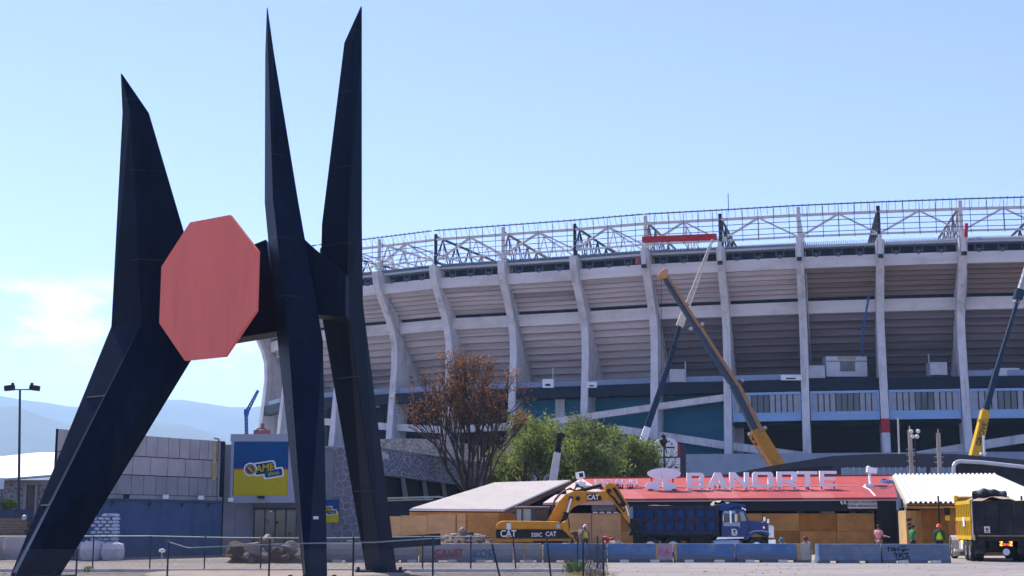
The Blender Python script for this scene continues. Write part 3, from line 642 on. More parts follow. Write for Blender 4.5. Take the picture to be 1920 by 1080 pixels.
WEEDG = M('weed_green', (.06,.11,.03), .8, leaf=(.14,.19,.05), transl=.3); WEEDY = M('dry_grass', (.30,.23,.06), .8, leaf=(.42,.34,.14), transl=.3)
m = MB()
for a in ((1080,1064,53,22,.5,160),(168,1065,54,12,.25,60),(540,1065,54,16,.1,40)): weeds(m, a[0], a[1], a[2], a[3], a[4], a[5])
single('weed', m, WEEDG, 'green weeds growing at the fence foot', 'weeds', kind='stuff')
m = MB()
for a in ((1108,1070,50,50,.16,220),(270,1066,54.2,30,.08,140),(415,1066,54.2,30,.1,160),(800,1066,54.2,40,.1,200),(700,1064,54.4,50,.08,160),(930,1065,54.2,60,.07,160)): weeds(m, *a)
single('dry_grass', m, WEEDY, 'dry yellow grass along the fence', 'grass', kind='stuff')
m = MB()
for k in range(900):
    x, y = random.uniform(-20,3), random.uniform(40,53); r = random.uniform(.012,.05); rock_mb(m, (x,y,.01), r, k, 1)
single('pebbles', m, ROCKM, 'loose pebbles on the dirt inside the fence', 'pebbles', kind='stuff')

m = MB()
for k in range(260):
    x, y = random.uniform(2,34), random.uniform(50,66); r = abs(random.gauss(0,.018))+.008; rock_mb(m, (x,y,.01), r, k+900, 1)
single('gravel_specks', m, ROCKM, 'stray stones and crumbs on the open pavement', 'pebbles', kind='stuff')
# ------------------------------------------------------------------ shop building at the left
TILE = M('wall_tile_concrete', (.39,.365,.375), .85, var=.16, scale=.8, bump=.15, grime=((.23,.19,.15), .5, .6, (1,1,.3)))
TILEG = M('wall_tile_grey', (.26,.265,.29), .8, var=.15, scale=1, grime=((.32,.30,.29), .8, .5, (1,1,.5)))
BLOCKP = M('slate_painted_blocks', (.072,.115,.21), .75, var=.14, scale=1.2, bump=.35)
LEDGE = M('ledge_grey', (.26,.27,.30), .7, var=.12)
def arcY(px): return 74+(px-120)/298*10.5
drum = thing('curved_wall_building', (P(300,1040,79).x, 79, 0), 'curved concrete building with tiled upper wall and slate lower wall', 'building')
def wallseg(mb, xa, xb, z0, z1, proud, th=.2, mi=0):
    a, b = P(xa, 900, arcY(xa)), P(xb, 900, arcY(xb))
    mb.hexa([(a.x,a.y-proud,z0),(b.x,b.y-proud,z0),(b.x,b.y-proud+th,z0),(a.x,a.y-proud+th,z0)], [(a.x,a.y-proud,z1),(b.x,b.y-proud,z1),(b.x,b.y-proud+th,z1),(a.x,a.y-proud+th,z1)], mi)
m = MB()
for x in range(100, 418, 16): wallseg(m, x, min(418, x+16), -.1, 6.6, 0, .4)
part('wall', m, DARK, drum)
def row(z0, z1, edges, mat):
    for a, b in zip(edges, edges[1:]):
        m = MB(); wallseg(m, a+.45, b-.45, z0+.025, z1-.025, random.uniform(.055,.085), .06); part('tile', m, mat, drum)
row(5.45, 6.62, [105,128,150,172,194,214,233,252,272,293,314,335,354,373,389,405,411], TILE)
row(4.42, 5.45, [105,140,175,210,248,282,314,347,380,396,411], TILE)
row(3.35, 4.42, [105,128,150,172,196,220,247,270,293,313,334,355,372,389,400,411], TILEG)
m = MB()
for x in range(100, 418, 16): wallseg(m, x, min(418, x+16), 3.12, 3.34, .16, .2)
part('ledge', m, LEDGE, drum)
m = MB()
for x0, x1 in zip([100,150,196,238.5,305.5,365.5,405.5],[149,195,237.5,304.5,364.5,404.5,418]):
    for z0, z1 in ((0,3.1),): wallseg(m, x0, x1, z0, z1, .09, .1)
part('lower_wall', m, BLOCKP, drum)
m = MB()
for x in (238,305,365,405,150,196): wallseg(m, x-1.3, x+1.3, 0, 3.1, .13, .14)
part('pilaster', m, BLOCKP, drum)
m = MB(); q = [P(x, 900, arcY(x)) for x in (105,180,240,300,360,425)]; m.path([Vector((p.x,p.y-.3,3.0)) for p in q], .03, 5)
for x in (212,281,343,392): p = P(x,900,arcY(x)); m.beam((p.x,p.y-.1,2.75),(p.x+.25,p.y-.45,3.0),.06,.06); m.bx(p.x-.03,p.x+.03,p.y-.14,p.y-.06,2.6,3.05)
part('conduit', m, RAILB, drum)
m = MB(); p = P(411.5, 900, arcY(411.5)); m.path([Vector((p.x-.35,p.y-.25,6.75)), Vector((p.x-.1,p.y-.25,6.72)), Vector((p.x,p.y-.25,6.5)), Vector((p.x,p.y-.25,3.2))], .06, 6); part('downpipe', m, LEDGE, drum)
m = MB(); wallseg(m, 398, 404.5, 4.3, 6.5, .092, .06); part('stain_strip', m, M('yellow_residue', (.42,.36,.17), .8, var=.3, scale=3), drum)
LAMPG = M('lamp_lens_white', (.85,.87,.9), .2, var=.03)
for x, y in ((237,931),(311,931.5),(377,933),(433,937)):
    p = P(x, y, arcY(x)-.75); m = MB(); m.box(p, (.3,.16,.22)); m.box(p+Vector((0,.14,0)), (.2,.14,.16), None, 1); m.beam(p+Vector((0,.2,0)), p+Vector((0,.65,.05)), .05, .05, 1)
    single('floodlight', m, [LAMPG if x != 237 else BLACKP, BLACKP], {237:'dark floodlight at the left end of the curved wall ledge',311:'white floodlight on the ledge, left of two above the slate wall',377:'white floodlight on the ledge nearest the grey recess',433:'white lamp at the lower left corner of the shop sign'}[x], 'floodlight', 'floodlights along the ledge', bevel=.01)
# shop
GREYP = M('grey_cladding', (.30,.33,.40), .55, var=.06, scale=.6)
shop = thing('shop', (P(490,1010,86).x, 86, 0), 'grey shop front with a projecting blue and yellow sign box', 'shop')
Ys = 85.0
def bxpx(mb, x0, x1, y0, y1, Y, d0, d1, mi=0):
    ym = (y0+min(y1, 1045))/2; return mb.bx(P(x0, ym, Y).x, P(x1, ym, Y).x, Y+d0, Y+d1, max(P(x0, y1, Y).z, -.05), P(x1, y0, Y).z, mi)
m = MB(); bxpx(m, 402, 437, 832, 1046, Ys, .95, 1.3); bxpx(m, 436, 620, 846, 1046, Ys, 3.0, 3.3); m.bx(P(414,1000,Ys).x, P(620,1000,Ys).x, Ys+1.31, Ys+9, 6.0, 6.3)
bxpx(m, 436, 470, 943, 1046, Ys, .9, 1.2); bxpx(m, 470, 552, 943, 952, Ys, .9, 1.2); bxpx(m, 552, 620, 846, 1046, Ys, .9, 1.2)
part('wall', m, M('grey_wall_paint', (.17,.185,.225), .7, var=.1), shop)
m = MB(); x0, x1, y0, y1 = 436, 562, 815, 943
bxpx(m, x0, x1, y0, 829, Ys, -.6, .6); bxpx(m, x0, x1, 930, y1, Ys, -.6, .6); bxpx(m, x0, 441, 829, 930, Ys, -.6, .6); bxpx(m, 543, x1, 829, 930, Ys, -.6, .6); bxpx(m, 441, 543, 829, 930, Ys, .0, .6)
part('sign_frame', m, GREYP, shop)
SB = M('sign_blue', (.002,.062,.20), .5, var=.08); SYL = M('sign_yellow', (.47,.39,.012), .5, var=.07, scale=2.5); SNV = M('sign_navy', (.012,.03,.11), .5, var=.05); SRD = M('sign_red', (.5,.03,.04), .5)
sg = MB(); bxpx(sg, 441.3, 542.7, 829.3, 880, Ys, -.56, -.02); sgn = part('sign_panel', sg, SB, shop)
SUB = thing  # sub-parts of the sign hang under the panel
def sub(name, mb, mat): return part(name, mb, mat, sgn, True)
m = MB(); bxpx(m, 441.3, 542.7, 880.2, 929.7, Ys, -.56, -.02); sub('lower_field', m, SYL)
m = MB(); bxpx(m, 441.3, 542.7, 879.3, 880.9, Ys, -.575, -.1); sub('red_line', m, SRD)
def pxl(pts, Y, d):             # px outline -> loops in metres about the first argument centre
    c = P(pts[0][0], pts[0][1], Y); return c
def signlogo(cx, cy, k, Y, parent, crest=True):
    """rounded navy plates with white rim and lettering, tilted; cx, cy px centre, k px scale"""
    u = U(Y)*k; c = P(cx, cy, Y); t = R(9)
    def rot(p): return (p[0]*math.cos(t)-p[1]*math.sin(t), p[0]*math.sin(t)+p[1]*math.cos(t))
    def rr(x0, z0, x1, z1, r):
        o = []
        for (qx, qz, a0) in ((x1-r, z1-r, 0), (x0+r, z1-r, 90), (x0+r, z0+r, 180), (x1-r, z0+r, 270)):
            for j in range(4): a = R(a0+30*j); o.append((qx+r*math.cos(a), qz+r*math.sin(a)))
        return o
    A = rr(-16, -9, 22, 11, 5); B = rr(2, -17, 35, -4, 2.5)
    for lp, g, d, mt in ((A,2.6,.02,WHITEP),(B,2.6,.023,WHITEP),(A,0,.04,SNV),(B,0,.043,SB)):
        mm = MB(); xs = [p[0] for p in lp]; zs = [p[1] for p in lp]; mxx, mzz = (min(xs)+max(xs))/2, (min(zs)+max(zs))/2; hw, hh = (max(xs)-min(xs))/2, (max(zs)-min(zs))/2
        pts = [rot((mxx+(p[0]-mxx)*(hw+g)/hw, mzz+(p[1]-mzz)*(hh+g)/hh)) for p in lp]
        mm.prism([(c.x+p[0]*u, Y-d, c.z+p[1]*u) for p in pts], (0,.018,0)); part('logo_plate', mm, mt, parent)
    p = rot((3, 1)); text('lettering', 'AME', (c.x+p[0]*u, Y-.05, c.z+p[1]*u), 12.5*u, SYL, parent, 1.0, .035, .006, spin=t, shear=.2)
    p = rot((19, -10.7)); text('lettering', 'shop', (c.x+p[0]*u, Y-.053, c.z+p[1]*u), 7.0*u, SYL, parent, 1.1, .02, .006, spin=t)
    if crest:
        q = rot((-23, 3)); e = Vector((c.x+q[0]*u, Y, c.z+q[1]*u))
        for r_, d, mt in ((12.5,.045,WHITEP),(10,.062,SNV),(8.6,.07,M('crest_cream',(.55,.45,.2),.5)),(7.6,.078,SNV)):
            mm = MB(); mm.prism([(e.x+r_*u*math.cos(R(15*j)), Y-d, e.z+r_*u*math.sin(R(15*j))) for j in range(24)], (0,.012,0)); part('crest_ring', mm, mt, parent)
        mm = MB(); bl = [(-5,3),(-2.5,5.5),(.5,4.5),(1.5,1.5),(4,-.5),(5.5,-3.5),(2.5,-5.5),(.5,-3.5),(-2,-.5),(-4,.8)]
        mm.prism([(e.x+x*u, Y-.088, e.z+z*u) for x, z in bl], (0,.01,0)); part('crest_emblem', mm, SYL, parent)
        mm = MB(); mm.prism([(e.x+x*u, Y-.088, e.z+z*u) for x, z in [(2.5,3.5),(5.8,3),(6.5,.5),(4.5,1)]], (0,.01,0)); mm.prism([(e.x+x*u, Y-.088, e.z+z*u) for x, z in [(-6.5,-1),(-3.5,-2.5),(-2,-5.5),(-5,-4.5)]], (0,.01,0)); part('crest_emblem', mm, SRD, parent)
signlogo(493, 879.5, 1.0, Ys-.57, sgn)
m = MB(); p = P(489.5, 932, Ys-.75); m.box(p, (.36,.3,.16)); m.box(p+Vector((0,-.05,.085)), (.22,.16,.02), None, 1); single('floodlight', m, [BLACKP, LAMPG], 'black floodlight under the middle of the shop sign', 'floodlight', 'floodlights along the ledge')
# glazed entrance
DOORM = M('door_frame_metal', (.05,.05,.06), .4, .4)
m = MB(); bxpx(m, 470, 552, 952, 956, Ys, .8, .95)
for x in (470,490,510,530,550): bxpx(m, x, x+2, 956, 1044, Ys, .8, .95)
door = part('door_frame', m, DOORM, shop)
for x in (472,492,512,532):
    m = MB(); bxpx(m, x+.2, x+17.8, 956.2, 1043, Ys, .87, .9); part('glass', m, GLASS, door)
MER = [M('merchandise_orange', (.30,.13,.04), .6), M('merchandise_brown', (.12,.075,.05), .6), M('merchandise_red', (.22,.03,.03), .6), M('merchandise_yellow', (.3,.24,.03), .6)]
random.seed(21)
for k in range(9):
    x = random.uniform(475,545); y = random.uniform(972,1015); m = MB(); bxpx(m, x, x+random.uniform(3,8), y, y+random.uniform(4,9), Ys, .83, .86); part('window_display', m, MER[k%4], door)
m = MB(); p = P(508,959,Ys+.6); m.lathe(p, [(0,-.06),(.09,-.03),(.09,.04),(0,.06)], 10); single('ceiling_lamp', m, LAMPG, 'small white lamp over the shop door', 'lamp')
# stone mosaic wall: every stone its own piece
MORT = M('pale_mortar', (.36,.38,.44), .85, var=.12); STN = M('mosaic_stone', (.155,.155,.185), .8, var=.32, scale=1.4, bump=.4)
def clip(poly, a, b):           # keep the side of the bisector nearer a
    mx_, my_ = (a[0]+b[0])/2, (a[1]+b[1])/2; nx, ny = b[0]-a[0], b[1]-a[1]; out = []
    for (p, q) in zip(poly, poly[1:]+poly[:1]):
        dp = (p[0]-mx_)*nx+(p[1]-my_)*ny; dq = (q[0]-mx_)*nx+(q[1]-my_)*ny
        if dp <= 0: out.append(p)
        if dp*dq < 0: t = dp/(dp-dq); out.append((p[0]+(q[0]-p[0])*t, p[1]+(q[1]-p[1])*t))
    return out
def cells(x0, x1, z0, z1, s, seed):
    rnd = random.Random(seed); nx, nz = max(1, int((x1-x0)/s)), max(1, int((z1-z0)/s)); pts = []
    for i in range(-1, nx+1):
        for j in range(-1, nz+1): pts.append((x0+(i+.5+rnd.uniform(-.42,.42))*(x1-x0)/nx, z0+(j+.5+rnd.uniform(-.42,.42))*(z1-z0)/nz))
    res = []
    for a in pts:
        poly = [(x0,z0),(x1,z0),(x1,z1),(x0,z1)]
        for b in pts:
            if a is not b and abs(a[0]-b[0]) < 3*s and abs(a[1]-b[1]) < 3*s: poly = clip(poly, a, b)
            if len(poly) < 3: break
        if len(poly) >= 3: res.append(poly)
    return res
mw = thing('mosaic_wall', (P(645,1010,86).x, 86.5, 0), 'wall of dark stones in pale mortar seen between the sculpture legs', 'wall')
xa, xb, zb = P(552,1000,86).x, P(700,1000,86).x, P(640,838,86).z
m = MB(); m.bx(xa, xb, 86, 86.5, -.1, zb+.05); m.bx(xa, xb, 86.5, 96, zb-.3, zb); part('backing', m, MORT, mw)
for poly in cells(P(600,1000,86).x, P(700,1000,86).x, .05, zb, .42, 5):
    c = (sum(p[0] for p in poly)/len(poly), sum(p[1] for p in poly)/len(poly)); q = []
    for p in poly:
        d = math.hypot(p[0]-c[0], p[1]-c[1]); k = max(.3, 1-.042/max(d, .05)); q.append((c[0]+(p[0]-c[0])*k, 86, c[1]+(p[1]-c[1])*k))
    m = MB(); m.prism([(x, 86-random.uniform(.03,.06), z) for x, y, z in [(x, 0, z) for x, y, z in q]], (0,.1,0)) if False else m.prism([(x, 85.95, z) for x, y, z in q], (0,.1,0)); part('stone', m, STN, mw)
ps = thing('poster', (P(621,980,85.8).x, 85.8, 2), 'small blue and yellow poster on the stone mosaic wall', 'poster')
m = MB(); bxpx(m, 604, 635, 937, 959, 85.8, 0, .06); o1 = part('upper_field', m, SB, ps)
m = MB(); bxpx(m, 604, 635, 959.2, 980, 85.8, 0, .06); part('lower_field', m, SYL, ps)
signlogo(612, 957, .5, 85.79, ps, False)
# rear mosaic building
def mosaic(name, stone, mort, scale, wid=.05):
    m = M(name, stone, .8, var=.3, scale=1.5, bump=.2); t = m.node_tree; n = t.nodes; l = t.links.new; b = n['Principled BSDF']; src = b.inputs['Base Color'].links[0].from_socket
    c = n.new('ShaderNodeTexCoord'); v = n.new('ShaderNodeTexVoronoi'); v.feature = 'DISTANCE_TO_EDGE'; v.inputs['Scale'].default_value = scale; l(c.outputs['Object'], v.inputs['Vector'])
    r = n.new('ShaderNodeMapRange'); r.inputs[1].default_value = wid; r.inputs[2].default_value = wid*1.8; l(v.outputs['Distance'], r.inputs[0])
    x = n.new('ShaderNodeMix'); x.data_type = 'RGBA'; l(r.outputs[0], x.inputs[0]); x.inputs[6].default_value = (*mort, 1); l(src, x.inputs[7]); l(x.outputs[2], b.inputs['Base Color']); return m
MOSD = mosaic('rear_mosaic_dark', (.115,.115,.145), (.27,.28,.34), 3.3, .06); MOSL = mosaic('rear_mosaic_light', (.40,.36,.32), (.22,.2,.18), 2.4, .05)
rb = thing('mosaic_building', (P(790,930,108).x, 108, 0), 'low building with stone mosaic band and slanted window pillars', 'building')
def Yr(px): return 100+(px-690)/230*16
def seg(mb, x0, x1, t0, t1, b0, b1, d0, d1, mi=0):
    Y0, Y1 = Yr(x0), Yr(x1); A, B, C, D = P(x0,b0,Y0), P(x1,b1,Y1), P(x1,t1,Y1), P(x0,t0,Y0)
    mb.hexa([A+Vector((0,d0,0)), B+Vector((0,d0,0)), B+Vector((0,d1,0)), A+Vector((0,d1,0))], [D+Vector((0,d0,0)), C+Vector((0,d0,0)), C+Vector((0,d1,0)), D+Vector((0,d1,0))], mi)
m = MB(); seg(m, 690, 925, 838.5, 873, 888, 917, -1.2, 9); part('mosaic_band', m, MOSD, rb)
m = MB(); seg(m, 690, 925, 836.5, 871.5, 838.4, 872.9, -1.35, 9.1); part('coping', m, LEDGE, rb)
m = MB(); seg(m, 690, 925, 888.5, 917.5, 1010, 1010, .6, 1.0); part('wall', m, CHAR, rb)
CURT = M('brown_curtain', (.13,.075,.045), .8, var=.3, scale=2, streak=7); CURW = M('pale_curtain', (.34,.36,.40), .8, var=.2, scale=2, streak=9)
for x0, x1, mt in ((712,754,CURW),(763,795,CURT),(803,830,M('dark_brown_curtain',(.06,.04,.035),.8,var=.3,streak=7)),(838,866,M('dark_brown_curtain',None)),(874,905,M('dark_brown_curtain',None))):
    m = MB(); n = 7
    for k in range(n):
        a = x0+(x1-x0)*k/n; b = x0+(x1-x0)*(k+.86)/n; o_ = .35+.06*(k%2); ta = 890.5+(a-700)*.125; tb = 890.5+(b-700)*.125; seg(m, a, b, ta, tb, 934+(a-700)*.03, 934+(b-700)*.03, o_, o_+.05)
    part('window_curtain', m, mt, rb)
for x in (760,799,834.5,870,906):
    Y0 = Yr(x); a, b = P(x-3.5, 888.5+(x-700)*.13, Y0), P(x+1.5, 940, Y0); m = MB(); m.hexa([b+Vector((-.16,-.5,0)), b+Vector((.16,-.5,0)), b+Vector((.16,.5,0)), b+Vector((-.16,.5,0))], [a+Vector((-.12,-1.1,0)), a+Vector((.12,-1.1,0)), a+Vector((.12,.5,0)), a+Vector((-.12,.5,0))]); part('slanted_pillar', m, LEDGE, rb)
m = MB(); wallpx(m, [(690,824),(760,822),(830,824),(900,836)], 124, 132, .6); single('mosaic_parapet', m, MOSL, 'pale stone mosaic parapet above the low building', 'wall')
m = MB(); bxpx(m, 715, 835, 938, 1000, 97, 0, 2.4); bxpx(m, 715, 835, 951.5, 953, 97, -.02, 0); single('dark_container', m, M('navy_container', (.02,.035,.06), .6, var=.2), 'long navy site container behind the plywood hoarding', 'container', bevel=.02)
m = MB(); m.path([P(715,934.5,96.8), P(825,931.5,96.8), P(833,934,96.8)], .07, 6); m.path([P(715,939,96.8), P(812,936,96.8)], .05, 6); single('handrail', m, M('pale_green_rail', (.42,.48,.42), .5), 'pale green double rail on top of the navy container', 'handrail')
# tent hall and yard at the far left
tent = thing('tent_hall', (P(40,960,103).x, 103, 0), 'low stone hall under a big white fabric roof at far left', 'building')
TENTW = M('white_fabric', (.72,.66,.64), .7, var=.05)
ev = [(-260,903),(-120,900),(10,897.5),(98,890.5),(230,884)]; rg = [(-260,862),(-120,860),(10,855),(68,848.5),(230,846)]
for k in range(4):
    a, b, c, d = P(*ev[k],98), P(*ev[k+1],98), P(*rg[k+1],112), P(*rg[k],112); m = MB(); o_ = Vector((0,0,-.08)); g_ = (b-a)*.006
    m.hexa([a+g_+o_, b-g_+o_, c-g_+o_, d+g_+o_], [a+g_, b-g_, c-g_, d+g_]); part('roof_panel', m, TENTW, tent)
m = MB(); m.path([P(x, y+1.5, 97.9) for x, y in ev], .09, 6); part('eave_tube', m, GALV, tent)
m = MB(); bxpx(m, -260, 230, 900, 1030, 99.5, 0, .5); part('wall', m, mosaic('hall_stone', (.16,.17,.20), (.30,.31,.34), 3.2, .08), tent)
for x0, x1, mt in ((42,48,LEDGE),(64,68,LEDGE)):
    m = MB(); bxpx(m, x0, x1, 903, 1000, 99.2, 0, .25); part('column', m, mt, tent)
m = MB(); bxpx(m, 48, 64, 910, 1000, 99.3, 0, .15); part('window', m, M('brown_window', (.10,.075,.06), .3, var=.3, streak=6), tent)
m = MB(); bxpx(m, 40, 100, 900, 909, 99.3, -.02, .2); part('lintel', m, LEDGE, tent)
m = MB(); bxpx(m, -200, 60, 955, 1000, 90, 0, .12); single('blue_hoarding', m, M('dark_blue_board', (.025,.05,.10), .6, var=.2), 'dark blue board fence in front of the stone hall', 'fence')
m = MB(); bxpx(m, -3, 7, 896, 917, 93, 0, .1); bxpx(m, 0, 2, 917, 1000, 93, .02, .1, 1); single('sign_board', m, [M('pale_blue_sign', (.5,.58,.68), .5), RAILB], 'small pale blue sign board at the left edge', 'sign')
m = MB(); random.seed(5)
for k in range(2600):
    p = P(random.uniform(-120,33), random.uniform(936,958), 95)+Vector((0,random.uniform(-.5,.5),0)); s = .07; n = Vector((random.gauss(0,1),random.gauss(0,1),random.gauss(0,1))).normalized(); a = n.orthogonal().normalized()*s; b = n.cross(a)
    m.add([p-a-b*.5, p+a-b*.5, p+a+b*.5, p-a+b*.5], [(0,1,2,3)])
single('hedge', m, M('hedge_leaf', (.04,.075,.02), .7, leaf=(.11,.16,.04), transl=.3), 'clipped green hedge before the stone hall', 'hedge', kind='stuff')
st = thing('timber_stack', (P(20,1005,74).x, 74, 0), 'stack of weathered timber boards at the left edge', 'timber stack')
for k in range(6):
    m = MB(); y = 1005-k*5.6; a, b = P(-80, y, 74), P(random.uniform(52,58), y-5, 74); m.bx(a.x, b.x, 73.4+random.uniform(0,.1), 74.6, a.z+.01, b.z); part('board', m, WOODB, st)
m = MB(); bxpx(m, -80, 57, 1005.2, 1042, 74, -.3, .4); part('bearer', m, WOODB, st)
# light mast
lm = thing('floodlight_mast', (P(36,1010,88).x, 88, 0), 'tall thin dark mast with two floodlights at the left', 'lamp post'); LMM = M('mast_paint', (.035,.04,.055), .5)
b0 = P(35,1020,88); tp = P(37.5,730,88); m = MB(); m.tube((b0.x,88,0), tp, .10, 8, .07); part('pole', m, LMM, lm)
m = MB(); m.tube(P(14,730.5,88), P(64,730.5,88), .04, 6); part('crossbar', m, LMM, lm)
for x, sx in ((18,-.3),(65,.3)):
    m = MB(); p = P(x,727.5,88); m.box(p, (.56,.4,.32), Matrix.Rotation(sx*.4,3,'Y')); m.box(p+Vector((-sx*.6,0,.22)), (.12,.2,.2)); part('floodlight_head', m, BLACKP, lm)
# bags, sacks, small truck at the left
SACKW = M('white_bag_fabric', (.66,.62,.64), .8, var=.1, scale=4, bump=.4)
def bulkbag(px0, px1, y, Y, lab):
    a, b = P(px0,1046,Y), P(px1,y,Y); c = (a.x+b.x)/2; w_ = (b.x-a.x)/2; h = b.z; m = MB()
    def fn(u, v):
        t = 2*math.pi*u; e = abs(math.cos(t))**.45*(1 if math.cos(t) > 0 else -1), abs(math.sin(t))**.45*(1 if math.sin(t) > 0 else -1); k = [.9,1.02,1.06,1.02,.93,.5,0][min(6,int(v*6+.01))]; z = [.0,.2,.45,.7,.93,1.0,.96][min(6,int(v*6+.01))]*h
        k *= 1+.03*math.sin(t*5+v*7); return (c+e[0]*w_*k, Y+e[1]*w_*k, z+.02+.03*noise.noise(Vector((e[0]*2,e[1]*2,px0))))
    m.grid(fn, 28, 6)
    for sx in (-.6,.6): m.path([Vector((c+sx*w_,Y-w_*.6,h*.92)), Vector((c+sx*w_*.8,Y-w_*.5,h*1.06)), Vector((c+sx*w_*.5,Y-w_*.6,h*.95))], .03, 5)
    single('bulk_bag', m, SACKW, lab, 'bulk bag', 'white bulk bags on the pallets', smooth=True)
bulkbag(141,154,1014,72.6,'narrow white bulk bag peeking out beside the left leg'); bulkbag(154,192,1015,71.6,'white bulk bag left of two in front of the sack stack'); bulkbag(193,231,1018,71.6,'white bulk bag right of two in front of the sack stack')
random.seed(9)
SKB = M('sack_print', (.55,.58,.68), .6, var=.1, scale=3, grime=((.03,.10,.40), 6.5, 1.0)); 
for lay in range(10):
    for r_ in range(4):
        if lay == 9 and r_ == 0: continue
        x = 172+r_*12.6+random.uniform(-1,1)+(6.3 if lay % 2 and r_ < 3 else 0); Y = 74.2; a = P(x,1000,Y).x; z = .55+lay*.175; m = MB()
        m.lathe((a+.16,Y,z+.09), [(0,-.36),(.11,-.35),(.15,-.2),(.16,0),(.15,.2),(.11,.35),(0,.36)], 8, 'Y')
        m.v = [(v[0]+(v[0]-a-.16)*.2, v[1], z+.09+(v[2]-z-.09)*.62) for v in m.v]
        single('sack', m, SKB, 'white sack with blue print in the tall stack left of the slate wall', 'sack', 'sacks in the tall stack', smooth=True)
m = MB()
for k in range(5): m.bx(P(170,1000,74.2).x, P(222,1000,74.2).x, 73.8+k*.2, 73.92+k*.2, .50, .54)
for k in range(3): x = P(172+k*23,1000,74.2).x; m.bx(x, x+.12, 73.8, 74.72, .0, .50)
single('pallet', m, WOODB, 'wooden pallet frame under the sack stack', 'pallet')
vt = thing('parked_van', (P(150,1040,77).x, 77, 0), 'white van with teal cab mostly hidden behind the left sculpture leg', 'van')
m = MB(); m.pxprism([(85,1036),(85,994),(140,992),(178,993),(180,1003),(179,1036)], 77, -.9, .9); part('body', m, WHITEP, vt, bevel=.06)
m = MB(); m.pxprism([(100,993),(108,972),(160,971),(168,990),(168,993)], 77, -.8, .8); part('cab', m, M('teal_cab', (.02,.16,.19), .4), vt, bevel=.05)
m = MB(); m.pxprism([(143,998),(160,998),(160,1002),(143,1002)], 77, -.93, -.89); part('grille', m, BLACKP, vt)
for x in (105,160):
    m = MB(); p = P(x,1034,77); m.lathe((p.x,76.2,.33), [(0,-.1),(.2,-.1),(.33,-.09),(.33,.1),(0,.1)], 16, 'Y'); part('wheel', m, RUB, vt)
m = MB(); p = P(304,1032.5,60); m.lathe((p.x,60,p.z), [(0,-.09),(.12,-.06),(.15,0),(.12,.06),(0,.09)], 10); m.tube((p.x,60,0), (p.x,60,p.z-.08), .012, 5)
single('marker', m, LAMPG, 'round white marker disc on a thin stake', 'marker')
# ------------------------------------------------------------------ entrance building with the red roof
RROOF = M('red_roof_paint', (.37,.052,.045), .65, var=.10, scale=.7, bump=.05, grime=((.40,.12,.11), .35, .6)); SALM = M('beige_pink_roof', (.52,.38,.33), .7, var=.1)
ent = thing('entrance_building', (P(1420,1000,88).x, 88, 0), 'charcoal entrance building with red roof and plywood shutters', 'building')
Ye, Yr2 = 87.0, 96.0
el, er, rl, rrg = P(1152,935,Ye), P(1683,932.5,Ye), P(1093,897.5,Yr2), P(1672,892,Yr2)
RMS = [RROOF, M('red_roof_paint_faded', (.40,.085,.08), .65, var=.14, scale=.7, grime=((.43,.15,.14), .5, .6)), M('red_roof_paint_deep', (.32,.048,.052), .65, var=.14, scale=.7, grime=((.38,.10,.095), .5, .5))]
n = 9; edges = []
for k in range(n):                                                  # roofing sheets
    a = el.lerp(er, k/n); b = el.lerp(er, (k+1)/n); c = rl.lerp(rrg, (k+1)/n); d = rl.lerp(rrg, k/n); g_ = (b-a)*.0015; m = MB(); o_ = Vector((0,0,-.12))
    mid0, mid1 = a.lerp(d,.5), b.lerp(c,.5)
    m.hexa([a+g_+o_, b-g_+o_, mid1-g_+o_, mid0+g_+o_], [a+g_, b-g_, mid1-g_, mid0+g_]); part('roof_sheet', m, RMS[(k*2+1)%3], ent)
    m = MB(); u_ = Vector((0,.02,.03)); m.hexa([mid0+g_+o_+u_, mid1-g_+o_+u_, c-g_+o_, d+g_+o_], [mid0+g_+u_, mid1-g_+u_, c-g_, d+g_]); part('roof_sheet', m, RROOF, ent)
hp = P(1018,943,Ye); m = MB(); o_ = Vector((0,0,-.12)); m.prism([hp, P(1151,943,Ye)+Vector((0,0,0)), el+Vector((-.02,0,0)), rl+Vector((-.02,0,0)), P(1085,899,Yr2)], (0,0,-.12)); part('roof_hip', m, SALM, ent)
m = MB(); m.path([rl+Vector((0,0,.02)), rrg+Vector((0,0,.02))], .07, 6); part('ridge_cap', m, RROOF, ent)
m = MB(); m.bx(hp.x, el.x, Yr2-1, Yr2-.8, 2, 4.1); m.bx(el.x-3, er.x, Yr2, Yr2+.3, 0, 4.4); part('back_wall', m, CHAR, ent)
m = MB(); m.beam(el+Vector((0,-.06,-.16)), er+Vector((0,-.06,-.16)), .05, .06); part('eave_trim', m, M('eave_cream', (.5,.46,.38), .6), ent)
m = MB(); bxpx(m, 1156, 1646, 937.5, 958, Ye, .15, .5); part('fascia', m, CHAR, ent)
m = MB(); bxpx(m, 1646, 1683, 935.5, 1045, Ye, .1, .9); part('pier', m, CHAR, ent)
m = MB(); bxpx(m, 1156, 1646, 958, 962.5, Ye, 1.5, 1.7); bxpx(m, 1000, 1646, 940, 1045, Ye, 2.4, 2.6); part('recess_wall', m, VOID, ent)
for k, x in enumerate((1500,1545,1378,1600,1625)):
    m = MB(); bxpx(m, x, x+(26 if k == 1 else 12), 958.8, 962, Ye, .9, 1.2); part('stored_box', m, WHITEP if k == 1 else M('teal_box', (.05,.2,.22), .5), ent)
